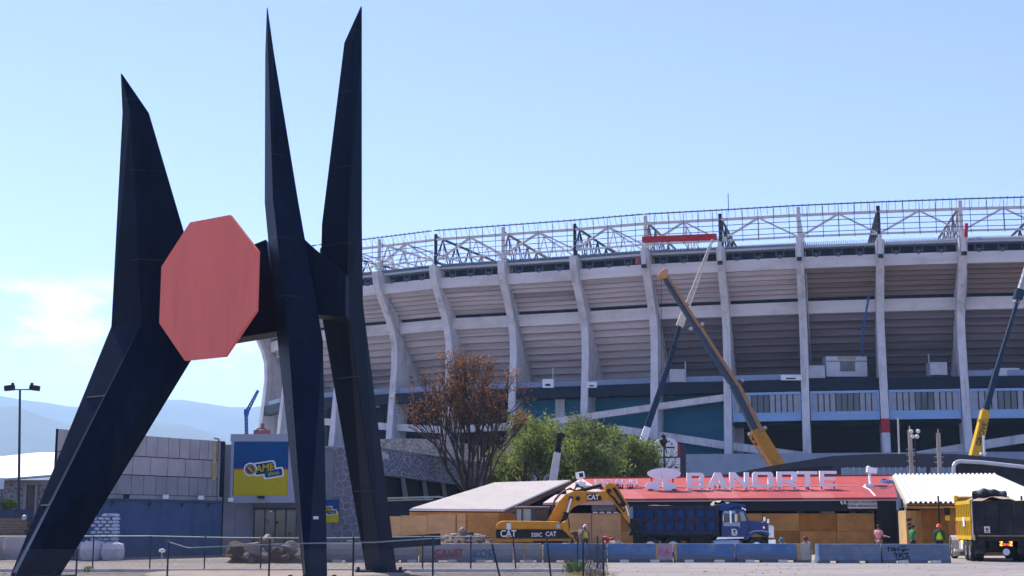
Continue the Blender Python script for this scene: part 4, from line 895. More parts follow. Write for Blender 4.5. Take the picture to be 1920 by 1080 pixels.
for i, x in enumerate((1165,1220,1278,1336,1394,1433,1503,1573)):   # plywood sheets
    x1 = (1219.5,1277.5,1335.5,1393.5,1432.5,1502.5,1572.5,1644)[i]
    for (y0, y1) in ((962.5,995.5),(996,1046)):
        m = MB(); bxpx(m, x+.3, x1-.1, y0, y1, Ye, .55+random.uniform(0,.02), .6); part('plywood_sheet', m, PLY if (i+(y0 > 990)) % 3 else PLYD, ent)
m = MB(); bxpx(m, 1060, 1166, 962, 1046, Ye, .62, .68); part('plywood_sheet', m, PLY, ent)
for (x0, x1) in ((1060,1110),(1111,1166)):
    m = MB(); bxpx(m, x0, x1-.5, 962.5, 1046, Ye, .5, .58); part('plywood_sheet', m, M('plywood_pale', (.62,.37,.17), .7, var=.18, scale=1.1, grime=((.36,.19,.08), 1.4, .45, (.5,1,2.2))), ent)
m = MB(); bxpx(m, 1110, 1166, 941, 958, Ye, .3, .4); part('grey_panel', m, M('mid_grey_panel', (.16,.16,.18), .6), ent)
for k in range(4):
    m = MB(); bxpx(m, 1112+k*13, 1121+k*13, 959.5, 961.8, Ye, .3, .45); part('bracket_light', m, WHITEP, ent)
# wording
SIGNG = M('sign_plate_grey', (.55,.52,.52), .5, var=.05)
sg2 = thing('access_sign', (P(1617,953,Ye).x, Ye, 3), 'grey plate sign with two lines of dark capitals on the fascia', 'sign')
m = MB(); bxpx(m, 1590, 1644.5, 936.8, 953.5, Ye, -.02, .14); part('plate', m, SIGNG, sg2)
p = P(1617,941.7,Ye); text('lettering', 'ACCESO EXCLUSIVO', (p.x, Ye-.03, p.z), .145, BLACKP, sg2, 1.02, .022, .006)
p = P(1617,948.6,Ye); text('lettering', 'PARA ABONADOS', (p.x, Ye-.03, p.z), .145, BLACKP, sg2, 1.0, .022, .006)
m = MB()
for x in (1577.5,1584):
    p = P(x, 941, Ye+.13); m.box(p+Vector((0,0,.10)), (.07,.02,.07)); m.box(p+Vector((0,0,-.02)), (.12,.02,.14)); m.box(p+Vector((.05,0,-.12)), (.12,.02,.05)); 
single('pictogram', m, WHITEP, 'two small white pictograms left of the access sign', 'pictogram')
# roof letters: standing on red posts
LET = M('letter_white', (.92,.94,.95), .5, var=.05)
def roofpt(px, py):             # point of the roof slope seen at the pixel (between eave and ridge)
    lo, hi = 0, 1
    for _ in range(30):
        t = (lo+hi)/2; q = (el.lerp(er,.5)).lerp(rl.lerp(rrg,.5), t); 
        c = P(px, py, q.y)
        if c.z > q.z: lo = t
        else: hi = t
    return c
def hbars(z0, z1): return z0, z1
b_ = .27
LT = {
 'B': [[(0,0),(.86,0),(1,.12),(1,.40),(.92,.5),(1,.60),(1,.88),(.86,1),(0,1)],[(b_,.19),(b_,.41),(.74,.41),(.74,.19)],[(b_,.59),(b_,.81),(.74,.81),(.74,.59)]],
 'A': [[(0,0),(.27,0),(.35,.17),(.68,.17),(.75,0),(1.04,0),(.66,1),(.37,1)],[(.42,.36),(.61,.36),(.515,.68)]],
 'N': [[(0,0),(.24,0),(.24,.64),(.72,0),(1,0),(1,1),(.76,1),(.76,.36),(.28,1),(0,1)]],
 'O': [[(.1,0),(.9,0),(1,.12),(1,.88),(.9,1),(.1,1),(0,.88),(0,.12)],[(.25,.2),(.25,.8),(.75,.8),(.75,.2)]],
 'R': [[(0,0),(.25,0),(.25,.32),(.50,.32),(.74,0),(1.05,0),(.78,.34),(.95,.42),(1,.52),(1,.88),(.88,1),(0,1)],[(.25,.50),(.25,.81),(.74,.81),(.74,.50)]],
 'T': [[(.37,0),(.63,0),(.63,.8),(1,.8),(1,1),(0,1),(0,.8),(.37,.8)]],
 'E': [[(0,0),(1,0),(1,.19),(.26,.19),(.26,.41),(.92,.41),(.92,.59),(.26,.59),(.26,.81),(1,.81),(1,1),(0,1)]],
 'S': [[(0,0),(1,0),(1,.6),(.28,.6),(.28,.8),(1,.8),(1,1),(0,1),(0,.41),(.72,.41),(.72,.2),(0,.2)]],
 'D': [[(0,0),(.84,0),(1,.16),(1,.84),(.84,1),(0,1)],[(.27,.2),(.27,.8),(.72,.8),(.72,.2)]],
 'I': [[(.3,0),(.7,0),(.7,1),(.3,1)]],
}
rs = thing('roof_lettering', (P(1430,917,90.6).x, 90.6, 3.8), 'large standing white capitals along the red roof with red posts', 'sign')
def letter(ch, x0, x1, y0, y1, Y, foot):
    a, b = P(x0, y1, Y), P(x1, y0, Y); sx, sz = b.x-a.x, b.z-a.z
    o = shape2d('letter', LT[ch], (a.x, Y, a.z), LET, rs, .09, 0, sx, sz)
    fx = {'T':(.45,.55),'I':(.5,),'A':(.14,.4,.62,.9)}.get(ch, (.13,.87))
    m = MB()
    for f in fx:
        x = a.x+f*sx; m.bx(x-.04, x+.04, Y+.1, Y+.2, foot, a.z+.3*sz); m.bx(x-.17, x+.17, Y-.16, Y+.34, foot-.05, foot+.06, 1)
    part('post', m, RED, o, True, origin=Vector((a.x,Y,a.z))) if False else part('post', m, [RED, PADM], rs)
YL = 90.4; ft = roofpt(1400, 918.5).z
for ch, x0, x1 in (('B',1288,1320),('A',1326,1364),('N',1368,1404),('O',1411,1449),('R',1457,1494),('T',1495.5,1532),('E',1537,1568)):
    dy = (x0-1288)*-.014; letter(ch, x0, x1, 886.5+dy, 915.5+dy, YL, ft)
YL2 = 91.4; ft2 = roofpt(1150, 915).z
for ch, x0, x1 in (('E',1115,1126),('S',1128,1139),('T',1140,1151),('A',1151.5,1164),('D',1166,1178),('I',1179,1184),('O',1184.5,1196)): letter(ch, x0, x1, 898.5, 908.5, YL2, ft2)
lg = thing('roof_emblem', (P(1242,920,YL).x, YL, 3.8), 'tall white emblem of two split ellipses at the left of the roof capitals', 'sign')
def ell(cx, cy, rx, ry, Y, a0, a1, n=28, extra=()):
    c = P(cx, cy, Y); u = U(Y)*1.0; return [(rx*u*math.cos(R(a0+(a1-a0)*k/n)), ry*u*math.sin(R(a0+(a1-a0)*k/n))) for k in range(n+1)]+[(x*u, z*u) for x, z in extra], c
def halfplane(poly, a, b):      # the part of the outline left of the line a -> b
    out = []; f = lambda p: (b[0]-a[0])*(p[1]-a[1])-(b[1]-a[1])*(p[0]-a[0])
    for p, q in zip(poly, poly[1:]+poly[:1]):
        dp, dq = f(p), f(q)
        if dp >= 0: out.append(p)
        if dp*dq < 0: t_ = dp/(dp-dq); out.append((p[0]+(q[0]-p[0])*t_, p[1]+(q[1]-p[1])*t_))
    return out
u = U(YL); ce = P(1240, 900, YL); Q = lambda x, y: ((x-1240)*u, (900-y)*u)
up_ = [Q(1245.3+30.8*math.cos(R(a)), 888.2-10.4*math.sin(R(a))) for a in [-94+356*k/40 for k in range(41)]]+[Q(1240.4, 886)]
lo_ = [Q(1238.5+28.6*math.cos(R(10*k)), 911.7-11.2*math.sin(R(10*k))) for k in range(36)]
for lp in (up_, halfplane(lo_, Q(1233.2,923), Q(1239.2,899)), halfplane(lo_, Q(1241.8,899), Q(1243.4,923))): shape2d('lobe', [lp], (ce.x, YL, ce.z), LET, lg, .09)
m = MB(); bxpx(m, 1241.9, 1250, 896.5, 903, YL, -.085, .085); part('stem', m, LET, lg)
m = MB()
for x in (1222,1262): a = P(x, 905, YL); m.bx(a.x-.05, a.x+.05, YL+.1, YL+.2, ft, a.z+.55)
for x in (1220,1264): a = P(x, 920, YL); m.bx(a.x-.15, a.x+.15, YL-.1, YL+.3, ft-.03, ft+.06)
part('post', m, RED, lg)
# bits and pieces on the roof
fl = thing('roof_floodlight', (P(1631,912,92).x, 92, roofpt(1631,912).z), 'white floodlight on a bent post at the roof right end', 'floodlight')
m = MB(); p = P(1634,882,92); m.box(p, (.62,.4,.36), Matrix.Rotation(.15,3,'Y')); m.lathe(p+Vector((-.2,0,.2)), [(0,.1),(.12,.05),(.14,0)], 8); part('lamp_head', m, LAMPG, fl, bevel=.03)
m = MB(); m.path([P(1630,887,92), P(1632,908,91.5)], .09, 8); m.box(P(1629,911,91.3), (.5,.4,.22)); part('post', m, WHITEP, fl)
m = MB(); q = [roofpt(x, y)+Vector((0,-.05,.06)) for x, y in ((1618,914),(1630,920),(1641,932))]; m.path(q, .045, 6); part('conduit', m, WHITEP, fl)
m = MB(); q = [roofpt(x, y)+Vector((0,0,.06)) for x, y in ((1634,917),(1650,918.5),(1664,917),(1672,911),(1673,904),(1668,897))]; m.path(q, .05, 6); single('roof_hose', m, [M('grey_hose', (.35,.33,.33), .5)], 'curved grey hose lying on the roof right end', 'hose')
m = MB(); c = roofpt(1663,906)+Vector((0,0,.06))
for r_ in (.30,.36,.42): m.path([c+Vector((r_*1.1*math.cos(R(20*k)), r_*2.2*math.sin(R(20*k)), r_*2.2*math.sin(R(20*k))*.14+(.42-r_))) for k in range(19)], .035, 5)
single('cable_coil', m, M('blue_cable', (.03,.15,.38), .5), 'coil of blue cable on the red roof', 'cable')
m = MB(); q = [roofpt(x, y)+Vector((0,0,.05)) for x, y in ((1190,914.5),(1210,914),(1300,914.5),(1400,913.5),(1500,913),(1570,912.5),(1618,914))]; m.path(q, .035, 5); single('roof_conduit', m, M('pinkish_conduit', (.55,.4,.38), .6), 'long thin pale conduit behind the roof capitals', 'conduit')
pf = thing('roof_floodlight', (P(1090,905,93).x, 93, 4), 'small white lamp cluster at the left end of the red roof', 'floodlight')
m = MB(); p = P(1088,891,93); m.box(p, (.55,.4,.42), Matrix.Rotation(-.2,3,'Y')); part('lamp_head', m, LAMPG, pf, bevel=.03)
m = MB(); m.box(p+Vector((.05,-.21,0)), (.26,.02,.26), Matrix.Rotation(-.2,3,'Y')); part('lens', m, BLACKP, pf)
m = MB(); m.tube(P(1090,910,93), p, .05, 6); m.box(P(1088,908,92.6), (.7,.4,.3)); part('post', m, WHITEP, pf)

# ------------------------------------------------------------------ corrugated canopies
def corrug(mb, A, B, C, D, n, amp):             # A,B eave  D,C ridge; ribs run from eave to ridge
    up = (B-A).cross(D-A).normalized(); 
    if up.z < 0: up = -up
    for k in range(n):
        for s0, s1, h0, h1 in ((0,.35,0,0),(.35,.5,0,1),(.5,.85,1,1),(.85,1,1,0)):
            q = []
            for (e, f, s, h) in ((A,B,s0,h0),(A,B,s1,h1),(D,C,s1,h1),(D,C,s0,h0)): q.append(e.lerp(f,(k+s)/n)+up*(amp*h))
            mb.add(q+[p-up*.03 for p in q], [(0,1,2,3),(7,6,5,4),(0,4,5,1),(2,6,7,3)])
lc = thing('canopy', (P(860,990,86).x, 86, 0), 'left canopy with grey corrugated roof over plywood hoarding', 'canopy')
A, B, C, D = P(768,955.5,83.5), P(946,957,84.5), P(1069,902,95), P(926,906.5,94)
m = MB(); corrug(m, A, B, C, D, 30, .08); part('roof', m, M('grey_sheet_metal', (.72,.65,.58), .5, var=.07, scale=.8), lc)
m = MB(); o_ = Vector((0,0,-.08)); m.prism([B+o_, C+o_, C+o_+Vector((0,0,-.22)), B+o_+Vector((0,0,-.22))], (.08,0,0)); part('rake_board', m, M('brown_timber', (.20,.115,.065), .7, var=.2), lc)
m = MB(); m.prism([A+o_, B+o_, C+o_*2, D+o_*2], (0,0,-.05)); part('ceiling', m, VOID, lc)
m = MB(); m.beam(A+Vector((0,.05,-.24)), B+Vector((0,.05,-.24)), .06, .3); part('fascia', m, PLY, lc)
m = MB(); m.beam(A+Vector((0,-.05,-.03)), B+Vector((0,-.05,-.03)), .08, .07); part('gutter', m, WHITEP, lc)
for x, y in ((800,960),(905,960)):
    p = P(x,y,85); m = MB(); m.bx(p.x-.07,p.x+.07,85,85.14,0,p.z); part('post', m, BLACKP, lc)
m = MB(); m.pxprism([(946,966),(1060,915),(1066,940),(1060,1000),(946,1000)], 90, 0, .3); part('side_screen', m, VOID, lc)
PLYL = M('plywood_pale', (.62,.37,.17), .7, var=.18, scale=1.1, grime=((.36,.19,.08), 1.4, .45, (.5,1,2.2)))
hd = thing('plywood_hoarding', (P(850,1010,83.2).x, 83.2, 0), 'run of tan plywood sheets under the left canopy', 'fence')
for (x0, x1, y0, mt) in ((722,751,968,PLYL),(751.5,801,966.5,PLYL),(801.5,854,964,PLYL),(854.5,856,963,PLYD),(856.5,873,963,PLYL),(873.5,876,963,PLYD),(876.5,935,961.5,PLY),(935.5,1010,962.5,PLYD)):
    m = MB(); bxpx(m, x0, x1, y0, 1045, 83.2, random.uniform(0,.04), .08); part('plywood_sheet', m, mt, hd)
m = MB(); bxpx(m, 722, 870, 1005.5, 1007.5, 83.2, -.06, -.01); part('rail', m, M('pale_timber', (.5,.4,.25), .7), hd)
rc = thing('canopy', (P(1800,990,86).x, 86, 0), 'right canopy with cream corrugated roof over plywood shed', 'canopy')
A, B, C, D = P(1701,943,83.5), P(1990,943,83.5), P(1866,889.5,95), P(1674,890.5,95)
m = MB(); corrug(m, A, P(1926,943,83.5), C, D, 24, .10); part('roof', m, CREAM, rc)
m = MB(); m.add([P(1926.3,943,83.5), B, C+Vector((.05,0,0)), P(1926.3,943,83.5)+Vector((0,0,-.06)), B+Vector((0,0,-.06)), C+Vector((.05,0,-.06))], [(0,1,2),(5,4,3),(0,3,4,1),(1,4,5,2)]); part('hip', m, CREAM, rc)
o_ = Vector((0,0,-.06)); m = MB(); m.prism([A+o_, D+o_, D+o_*5, A+o_*5], (-.07,0,0)); part('rake_board', m, M('pale_tan_board', (.52,.43,.32), .7), rc)
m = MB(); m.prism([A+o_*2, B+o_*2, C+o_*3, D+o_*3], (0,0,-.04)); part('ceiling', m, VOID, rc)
for x0, x1 in ((1702,1752.5),(1753,1810),(1810.5,1870),(1870.5,1935)):
    m = MB(); bxpx(m, x0, x1, 944.5, 953.5, 83.6, 0, .05); part('fascia_board', m, PLY, rc)
for x, y0 in ((1692,936),(1699,946)):
    m = MB(); bxpx(m, x, x+3, y0, 1045, 84, 0, .12); part('post', m, GALV if x > 1695 else BLACKP, rc)
for i, (x0, x1, y0, mt) in enumerate(((1727,1764,955,PLYD),(1764.5,1778,955,PLYD),(1778.5,1800,955,PLY),(1800.5,1840,955,PLYD),(1840.5,1940,955,PLYD))):
    m = MB(); bxpx(m, x0, x1, y0, 1045, 85.4, 0, .06); part('plywood_sheet', m, mt, rc)
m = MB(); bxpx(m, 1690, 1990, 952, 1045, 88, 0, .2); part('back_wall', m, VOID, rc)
dr = thing('plywood_door', (P(1705,1040,82.6).x, 82.6, 0), 'open plywood shed door leaf standing at an angle with dark slots', 'door')
m = MB(); a, b, c = P(1684.5,958,83.6), P(1698,957,82.4), P(1727,958,84.6)
m.hexa([(a.x,a.y,0),(b.x,b.y,0),(b.x,b.y+.06,0),(a.x,a.y+.06,0)],[(a.x,a.y,a.z),(b.x,b.y,b.z),(b.x,b.y+.06,b.z),(a.x,a.y+.06,a.z)]); part('leaf', m, M('pale_plywood', (.58,.38,.17), .7, var=.12, scale=1.5), dr)
m = MB(); m.hexa([(b.x+.01,b.y,0),(c.x,c.y,0),(c.x,c.y+.06,0),(b.x+.01,b.y+.06,0)],[(b.x+.01,b.y,b.z),(c.x,c.y,c.z),(c.x,c.y+.06,c.z),(b.x+.01,b.y+.06,b.z)]); part('leaf', m, PLY, dr)
for y in (975,984,991,997):
    a1, b1 = P(1700,y,82.5), P(1709,y-1,83.0); m = MB(); m.hexa([a1+Vector((0,-.02,-.07)), b1+Vector((0,-.02,-.07)), b1+Vector((0,.02,-.07)), a1+Vector((0,.02,-.07))],[a1+Vector((0,-.02,.07)), b1+Vector((0,-.02,.07)), b1+Vector((0,.02,.07)), a1+Vector((0,.02,.07))]); part('slot', m, BLACKP, dr)
for x, Yq, lab in ((1759,82.8,'dark rod standing above the cream canopy eave near its left end'),(1915,72,'dark rod standing at the right edge behind the yellow truck')):
    m = MB(); a, b = P(x, 930, Yq), P(x, 1000, Yq); m.tube((a.x,Yq,0), a, .05, 6); single('steel_rod', m, BLACKP, lab, 'rod')
# totem sign, masts, lamps behind
tt = thing('totem_sign', (P(1255,900,122).x, 122, 0), 'white rounded totem sign beside a dark rounded slab', 'sign')
m = MB(); m.pxprism([(1229,856),(1229,827),(1236,823),(1250,821.5),(1264,824),(1270.5,830),(1270.5,856)], 122, 0, .7); part('upper_panel', m, WHITEP, tt, bevel=.05)
m = MB(); m.pxprism([(1232,897),(1232,860),(1275.5,858),(1275.5,897)], 122, .05, .7); part('lower_panel', m, WHITEP, tt)
m = MB(); m.pxprism([(1229,859.8),(1229,856.4),(1274,856.4),(1274,857.8)], 122, .1, .6); part('joint', m, BLACKP, tt)
m = MB(); m.pxprism([(1270.8,856),(1270.8,832),(1275.5,834),(1275.5,856)], 122, .05, .7); part('red_edge', m, RED, tt)
m = MB(); m.pxprism([(1276,1000),(1276,834),(1279,832.5),(1283,834),(1286,840),(1287,1000)], 122, 0, .9); m.pxprism([(1216,1000),(1216,838),(1221,834),(1228.5,836),(1228.5,1000)], 122, .2, .9); part('side_slab', m, GREYW, tt)
m = MB(); m.bx(P(1232,1000,122).x, P(1275,1000,122).x, 122.1, 122.7, 0, P(1250,897,122).z); part('base', m, GREYW, tt)
m = MB(); p = P(1257,839,122); m.box((p.x,121.99,p.z), (.7,.03,.12)); part('word_mark', m, BLACKP, tt)
m = MB(); p = P(1253,828,122); m.box((p.x,121.98,p.z), (.3,.03,.12)); m.box((p.x+.3,121.98,p.z-.2), (.12,.03,.2)); part('emblem', m, RED, tt)
m = MB(); p = P(1268,876.5,122); m.box((p.x,121.99,p.z), (.26,.03,.1)); m.box((p.x-.5,121.99,p.z), (.3,.03,.07)); part('arrow', m, BLACKP, tt)
m = MB(); a = P(1245,905,112); m.tube((a.x,112,0), P(1245,836,112), .09, 8, .06); m.lathe(P(1244,827,112), [(0,-.45),(.12,-.4),(.3,-.1),(.3,.1),(.12,.35),(.05,.5),(0,.62)], 10); m.tube(P(1240,818,112), P(1248,818,112), .1, 6); m.beam(P(1247,836,112), P(1250,850,112), .06, .3)
single('street_lamp', m, BLACKP, 'black ornate street lamp before the white totem sign', 'street lamp')
PST = M('rusty_white_steel', (.42,.37,.30), .7, var=.15, grime=((.20,.085,.03), 1.1, .9, (3,3,.35)))
for x0, x1, y, lab in ((1705.5,1710.5,806,'rusty white steel mast left of two, beside the globe lamps'),(1759,1762.5,812,'rusty white steel mast standing alone right of the globe lamps')):
    a, b = P(x1, 905, 118), P(x0, y, 118); m = MB(); m.tube((a.x,118,0), b, .17, 10); m.tube(b, b+Vector((0,0,.35)), .08, 6, .03)
    for k in range(4): q = a.lerp(b, .3+.11*k); m.box(q, (.75,.05,.08)); 
    single('steel_mast', m, PST, lab, 'mast')
gl = thing('globe_lamp_post', (P(1716,900,117).x, 117, 0), 'thin dark post with four white globe lamps', 'street lamp')
m = MB(); a = P(1717,905,117); m.tube((a.x,117,0), P(1716,815,117), .06, 6); m.path([P(1708.5,816,117), P(1721,816,117)], .04, 5); m.path([P(1711,820,117), P(1719,820,117)], .04, 5); part('post', m, BLACKP, gl)
for x, y in ((1708.5,809),(1721.5,808.5),(1711.5,818.5),(1719.5,818.5)):
    m = MB(); m.lathe(P(x,y,116.9), [(0,-.17)]+[(.17*math.cos(R(b)),.17*math.sin(R(b))) for b in range(-75,90,15)]+[(0,.17)], 14); part('globe', m, M('opal_globe', (.74,.70,.66), .35, var=.05), gl, smooth=True)
a, b = P(1685.5,852,150), P(1683.5,783,150); m = MB(); m.tube((a.x,150,3), b, .10, 8); single('flag_pole', m, M('pale_pole', (.58,.53,.44), .6), 'thin pale bare pole before the red banded fin', 'pole')
a, b = P(1843.5,852,150), P(1844,816,150); m = MB(); m.tube((a.x,150,3), b, .12, 8); m.box((a.x,150,a.z+.1), (.6,.5,.2)); single('flag_pole', m, WHITEP, 'short white pole beside the yellow crane boom', 'pole')
# cabin and boxes on the stadium deck
def deckbox(name, x0, x1, y0, y1, Y, d, mat, lab, cat, grp=None): m = MB(); bxpx(m, x0, x1, y0, y1, Y, 0, d); return single(name, m, mat, lab, cat, grp, bevel=.03)
cb = thing('site_cabin', (P(1588,704,205.5).x, 205.5, 22.5), 'white site cabin with one window on the stadium deck', 'cabin')
CABW = M('cabin_white', (.52,.54,.58), .5, var=.06)
m = MB(); bxpx(m, 1549, 1626, 668, 706, 205.5, 0, 2.4); part('body', m, CABW, cb, bevel=.04)
m = MB(); bxpx(m, 1575, 1603, 677, 694, 205.5, -.06, .02); w_ = part('window', m, GLASS, cb)
m = MB(); bxpx(m, 1549, 1626, 676.5, 678, 205.5, -.03, 0); bxpx(m, 1574, 1604, 694.4, 696, 205.5, -.1, 0); part('rail', m, RAILB, cb)
m = MB(); bxpx(m, 1571, 1604, 669, 674.5, 205.5, -.05, .01); part('name_strip', m, M('tan_strip', (.35,.32,.2), .6), cb)
deckbox('metal_box', 1256, 1284, 692, 716, 209, 2, GALV, 'grey metal box on the stadium deck by the lattice crane', 'metal box', 'boxes on the stadium deck')
deckbox('metal_box', 1516, 1547, 685, 709, 204.8, 2, GALV, 'grey ribbed metal box left of the white cabin', 'metal box', 'boxes on the stadium deck')
deckbox('metal_box', 1744, 1776, 679, 703, 201.5, 2, GALV, 'grey metal box right of the second fin from the right', 'metal box', 'boxes on the stadium deck')
deckbox('metal_box', 1866, 1912, 690, 706, 200, 2, CABW, 'pale machine with dark window on the deck at far right', 'machine')
for x0, x1, y0, y1, Y, lab in ((1017,1038,711,727,213.4,'white board with dark marks on the deck left of the tall fin'),(1100,1119,716,727,211.3,'white printed board on the deck beside the fin'),(1464,1503,703,713,203.8,'white banner with dark squiggle on the deck')):
    q = thing('deck_banner', (P((x0+x1)/2,y1,Y).x, Y, 22.5), lab, 'banner'); m = MB(); bxpx(m, x0, x1, y0, y1, Y, -.08, .02); part('board', m, WHITEP, q)
    m = MB(); bxpx(m, x0+(x1-x0)*.25, x0+(x1-x0)*.7, y0+(y1-y0)*.55, y0+(y1-y0)*.8, Y, -.12, -.085); part('mark', m, BLACKP, q)
for x, y, Y in ((738,783,228),(1037,690,214),(1741,664,203),(1285,678,209)):
    m = MB(); a = P(x, y, Y); m.tube((a.x,Y,22.4 if y < 750 else 11.3), a, .09, 6)
    if y > 750: m.lathe(a, [(0,-.2),(.6,.0),(.62,.1),(0,.15)], 12, 'Y')
    single('antenna_pole', m, GALV, {738:'pole with a round white dish at the left fin',1037:'thin pole on the deck left of the middle fins',1741:'thin pole on the deck right of the red banded fin',1285:'thin pole on the deck beside the lattice crane'}[x], 'pole')
a = P(1366,396,198); m = MB(); m.tube(a, a+Vector((0,0,2.6)), .06, 5); single('lightning_rod', m, RAILB, 'thin lightning rod on the stadium rim', 'rod')
# red beam being fixed to the fins
def on_rim(px, py, Y): return P(px, py, Y)
m = MB(); m.beam(P(1204,449.5,199), P(1344,444,197), .55, .85); single('red_beam', m, RED, 'long bright red steel beam held between two fins', 'steel beam')
m = MB(); m.beam(P(1812,419,192), P(1811,444,192), .4, .4); single('red_beam', m, RED, 'short upright red steel piece on the right fin top', 'steel beam')
m = MB(); m.beam(P(1196,484,199), P(1196,495,199), .5, .9); single('red_bracket', m, M('rust_red', (.3,.06,.05), .6), 'small rust red bracket at the fin left of the red beam', 'bracket')
m = MB(); q = [P(1629,556,199.5), P(1626,575,199.3), P(1619,610,199.5), P(1617,645,201), P(1617,668,203)]; m.path(q, .16, 6); single('debris_chute', m, M('blue_chute', (.03,.09,.24), .5), 'blue hanging debris hose before the brown stand', 'hose')
# ------------------------------------------------------------------ cranes
ORNG = M('crane_orange', (.60,.24,.02), .4, var=.12, grime=((.2,.08,.02), 1.2, .5)); BOOMD = M('boom_dark_steel', (.06,.075,.095), .35, .3, var=.2); CYEL = M('crane_yellow', (.62,.36,.02), .45, var=.08)
def boom(mb, a, Ya, b, Yb, wa, wb, mi=0, dy=1):     # a,b px ends; widths in px
    A, B = P(*a, Ya), P(*b, Yb); d = (B-A).normalized(); x = d.cross(Vector((0,1,0))).normalized(); y = x.cross(d).normalized()
    q = []
    for c, w_ in ((A, wa*U(Ya)/2), (B, wb*U(Yb)/2)): q.append([c+x*w_*sx+y*w_*sy*dy for sx, sy in ((-1,-1),(1,-1),(1,1),(-1,1))])
    return mb.hexa(q[0], q[1], mi)
def collarb(mb, c, Y, w_, a, b, Ya, Yb): 
    A, B = P(*a, Ya), P(*b, Yb); d = (B-A).normalized(); p = P(*c, Y); x = d.cross(Vector((0,1,0))).normalized(); s = w_*U(Y)/2
    q = [[p+d*e+x*s*sx+Vector((0,1,0))*s*sy for sx, sy in ((-1,-1),(1,-1),(1,1),(-1,1))] for e in (-.22,.22)]; return mb.hexa(q[0], q[1])
def Yc(py): return 150+(884-py)/371*12
t = thing('crane', (P(1462,888,150).x, 150, 0), 'telescopic crane with orange base boom and dark extended sections', 'crane')
m = MB(); boom(m, (1478,905), Yc(905), (1420,808), Yc(808), 25, 21); part('base_boom', m, ORNG, t, bevel=.1)
for a, b, w0, w1 in (((1423,814),(1377,721),20,18),((1379,725),(1306,612),16,15),((1308,616),(1248,522),14,12)):
    m = MB(); boom(m, a, Yc(a[1]), b, Yc(b[1]), w0, w1); part('boom_section', m, BOOMD, t, bevel=.08)
    m = MB(); k = w0*.36; boom(m, (a[0]+k*.86, a[1]-k*.45), Yc(a[1])-.55, (b[0]+k*.86, b[1]-k*.45), Yc(b[1])-.4, w0*.36, w1*.36); part('lit_edge', m, M('boom_sunlit_edge', (.42,.19,.07), .4), t)  # sunlight on the upper right boom edge, painted as a brown strip
for c, w_ in (((1420,808),25),((1378,719),24),((1306,612),19)):
    m = MB(); collarb(m, c, Yc(c[1]), w_, (1413,815), (1306,612), 150, 156); part('collar', m, BOOMD if w_ < 25 else ORNG, t)
    for sx in (-1,1): m = MB(); m.lathe(P(c[0]+sx*w_*.55, c[1]-sx*w_*.22, Yc(c[1])-.5), [(0,-.2),(.22,-.2),(.22,.2),(0,.2)], 8, 'Y'); part('sheave', m, GALV, t)
m = MB(); m.pxprism([(1233,517),(1238,509),(1246,504),(1252,508),(1251,520),(1247,526),(1238,522)], Yc(513), -.7, .7); part('boom_head', m, M('head_orange', (.62,.28,.12), .5), t, bevel=.08)
m = MB(); a0, a1 = (1404,818), (1450,905)
L0, L1 = [P(1402,813,Yc(815)), P(1459,905,Yc(905))], [P(1410,806,Yc(815)-.9), P(1467,905,Yc(905)-.9)]
nn = 11
for k in range(nn):
    p, q = L0[0].lerp(L0[1],k/nn), L0[0].lerp(L0[1],(k+1)/nn); r = L1[0].lerp(L1[1],(k+.5)/nn); m.tube(p,q,.09,5); m.tube(p,r,.06,5); m.tube(r,q,.06,5)
m.tube(L1[0],L1[1],.09,5); part('stowed_jib', m, ORNG, t)
m = MB(); p = P(1468,896,150); m.bx(p.x-2.5,p.x+4,148.6,151.4,1.2,3.4); m.bx(p.x-4,p.x+8,148.6,151.4,.5,1.2); part('carrier', m, ORNG, t)
for k in range(5):
    m = MB(); m.lathe((p.x-3+2.3*k,148.7,.6), [(0,-.2),(.35,-.2),(.6,-.18),(.6,.2),(0,.2)], 14, 'Y'); part('wheel', m, RUB, t)
m = MB(); m.tube(P(1240,520,Yc(513)), P(1240,700,Yc(513)), .03, 4); part('hoist_rope', m, BLACKP, t)
# lattice crane behind it
LATC = M('cream_lattice', (.62,.56,.46), .5, var=.1); LATB = M('navy_boom', (.010,.028,.058), .45, .2, var=.25)
def lattice(mb, a, Ya, b, Yb, wa, wb, n, r):
    A, B = P(*a, Ya), P(*b, Yb); d = (B-A).normalized(); x = d.cross(Vector((0,1,0))).normalized(); y = Vector((0,1,0)); ring = []
    for k in range(n+1):
        c = A.lerp(B,k/n); w_ = (wa+(wb-wa)*k/n)*U(Ya)/2; ring.append([c+x*w_*sx+y*w_*sy for sx, sy in ((-1,-1),(1,-1),(1,1),(-1,1))])
    for k in range(n):
        for j in range(4):
            mb.tube(ring[k][j], ring[k+1][j], r, 5); mb.tube(ring[k][j], ring[k+1][(j+1)%4], r*.6, 4); mb.tube(ring[k][j], ring[k][(j+1)%4], r*.6, 4)
t = thing('crane', (P(1205,850,172).x, 172, 0), 'slim crane with cream lattice jib above a navy telescopic boom', 'crane')
m = MB(); lattice(m, (1277,604), 176, (1336,449), 180, 11, 3, 16, .065); part('lattice_jib', m, LATC, t)
m = MB(); boom(m, (1282,590),176,(1274,612),176,13,14); part('jib_foot', m, LATC, t)
m = MB(); boom(m, (1276,606),176,(1252,690),174.5,7,8.5); boom(m, (1252,690),174.5,(1212,806),172.5,9.5,12); part('boom', m, LATB, t, bevel=.06)
for x, y in ((1264,648),(1252,690),(1243,716),(1228,760)):
    m = MB(); c = P(x,y,175); m.box(c, (.8,.9,.25), Matrix.Rotation(-.35,3,'Y')); part('collar', m, LATB, t)
m = MB(); boom(m, (1214,802),172.4,(1196,856),171.5,13,15); part('base_boom', m, WHITEP, t, bevel=.08)
